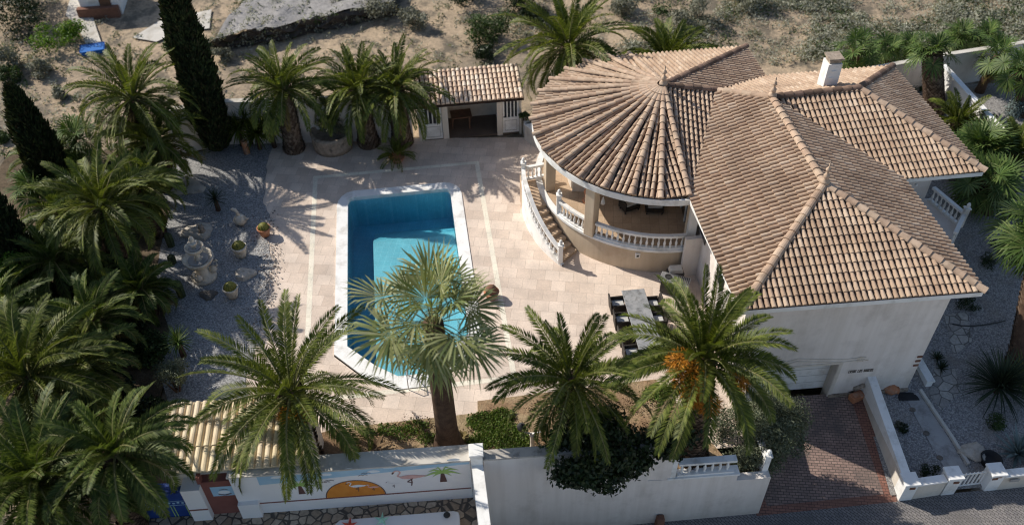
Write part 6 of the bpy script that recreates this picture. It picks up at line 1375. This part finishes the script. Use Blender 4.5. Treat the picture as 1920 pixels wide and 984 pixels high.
for k, (px, py, rx, rz, l) in enumerate(((70, 600, 1.6, .8, 'dark undergrowth shrub between the bright shrub and the lower left palm'), (140, 560, 1.5, .7, 'dark undergrowth shrub left of the small shaded palm'), (215, 560, 1.2, .6, 'dark undergrowth shrub right of the small shaded palm'), (265, 660, 1.2, .6, 'dark undergrowth shrub just left of the yucca'), (60, 465, 1.4, .8, 'dark undergrowth shrub right of the edge cypress'), (110, 470, 1.2, .6, 'dark undergrowth shrub beneath the fountain side palm, left part'), (260, 395, 1.0, .6, 'dark undergrowth shrub beneath the palm beside the cypress foot'), (200, 330, 1.2, .7, 'dark undergrowth shrub below the tall left palm'), (130, 690, 1.4, .7, 'dark undergrowth shrub under the broad glossy palm, right part'), (150, 770, 1.4, .7, 'dark undergrowth shrub between the two lower left palms'), (270, 770, 1.0, .6, 'dark undergrowth shrub above the left end of the lean-to roof'))):
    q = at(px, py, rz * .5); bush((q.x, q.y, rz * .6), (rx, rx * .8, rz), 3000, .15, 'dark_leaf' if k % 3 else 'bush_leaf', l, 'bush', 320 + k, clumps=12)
# ---- wild shrubs on the dry ground behind
wild = [(118, 92, 1.6, 'bright_leaf', 'green round bush beside the pale track, top left'), (40, 60, 2.2, 'dark_leaf', 'big dark bush in the top left corner'), (20, 130, 1.2, 'grey_leaf', 'grey bush on the left edge of the dry ground'), (22, 150, .8, 'bush_leaf', 'low green bush on the left edge, upper'), (80, 140, .9, 'grey_leaf', 'pale grey bush below the green round bush'),
        (112, 182, .55, 'grey_leaf', 'small grey tuft on the bare dry ground at left'), (8, 258, .5, 'bush_leaf', 'small green tuft on the left edge of the dry ground'), (330, 100, 1.0, 'bush_leaf', 'green bush half behind the big cypress'), (720, 30, 1.8, 'grey_leaf', 'large pale grey bush on the slope behind the rear palms'), (420, 112, .7, 'grey_leaf', 'grey tuft on the dry ground right of the tall cypress'), (780, 55, 1.1, 'grey_leaf', 'grey bush on the bare slope above the pool house palms'), (975, 25, 1.5, 'dark_leaf', 'dark shaded bush at the top, left of the large palm'),
        (60, 20, 2.0, 'dark_leaf', 'dark tall bush touching the top edge at far left'), (860, 12, 1.6, 'dark_leaf', 'very dark tree-like bush at the top middle'), (925, 85, 1.6, 'bush_leaf', 'green bush behind the pool house roof'), (905, 105, .9, 'dark_leaf', 'dark bush at the rear edge of the pool house roof'), (640, 20, 1.0, 'grey_leaf', 'grey bush at the end of the pale apron'), (1000, 50, 1.2, 'dark_leaf', 'dark shaded bush left of the large palm crown'), (1160, 30, 1.3, 'grey_leaf', 'grey bush above the villa roof'), (1290, 45, 1.4, 'grey_leaf', 'grey bush above the dark gable of the villa'), (1390, 20, 1.5, 'scrub_leaf', 'broad grey scrub bush at the top, right of centre')]
for k, (px, py, r, mt, l) in enumerate(wild):
    p = at(px, py); z = terrain_z(p.x, p.y); bush((p.x, p.y, z + r * .55), (r, r, r * .65), int(1500 * r), .17, mt, l, 'bush', 170 + k, 'bush', clumps=9, stem=False)
cl = []; rs_ = np.random.default_rng(200)
for _ in range(3000):
    px, py = rs_.uniform(880, 2050), rs_.uniform(-30, 118); 
    if px < 1180 and rs_.uniform() < .75: continue
    p = at(px, py); nz_ = sin(p.x * .45 + 1.3 * sin(p.y * .31)) * sin(p.y * .52 + 1.1 * sin(p.x * .27))
    if nz_ < -.15 and rs_.uniform() < .8: continue
    if p.y < 44: continue
    z = terrain_z(p.x, p.y); r = rs_.uniform(.25, .8); cl.append((p.x, p.y, z + r * .25, r, r, r * .55))
for _ in range(1700):
    px, py = rs_.uniform(-60, 1000), rs_.uniform(-30, 330); p = at(px, py)
    if p.y < 39 and p.x > -17 or (120 < px < 330 and py < 95 and rs_.uniform() < .8): continue
    if p.y < 30: continue
    z = terrain_z(p.x, p.y); r = rs_.uniform(.10, .42); cl.append((p.x, p.y, z + r * .25, r, r, r * .55))
for q in UP:
    if rs_.uniform() < .4: r = rs_.uniform(.12, .45); cl.append((q.x, q.y, q.z + r * .2, r, r, r * .55))
for _ in range(260):
    f = rs_.uniform(0, 5); k = min(4, int(f)); q = top[k].lerp(top[k + 1], f - k).lerp(bot[k].lerp(bot[k + 1], f - k), rs_.uniform(.05, 1.15)); r = rs_.uniform(.1, .3); cl.append((q.x, q.y, max(0, q.z * .8) + r * .2, r, r, r * .6))
cb = [c_ for k, c_ in enumerate(cl) if k % 6 == 0]; cl = [c_ for k, c_ in enumerate(cl) if k % 6]
V, Q = cloud(rs_, cb, 20000, .19, .35, .5); tag(np_obj('dark_scrub', V, Q, 'bush_leaf'), 'darker green tufts dotted through the grey scrub behind the house', 'scrub', kind='stuff')
V, Q = cloud(rs_, cl, 90000, .19, .35, .5); tag(np_obj('scrub', V, Q, 'scrub_leaf'), 'grey green dry scrub covering the slope behind the house', 'scrub', kind='stuff')
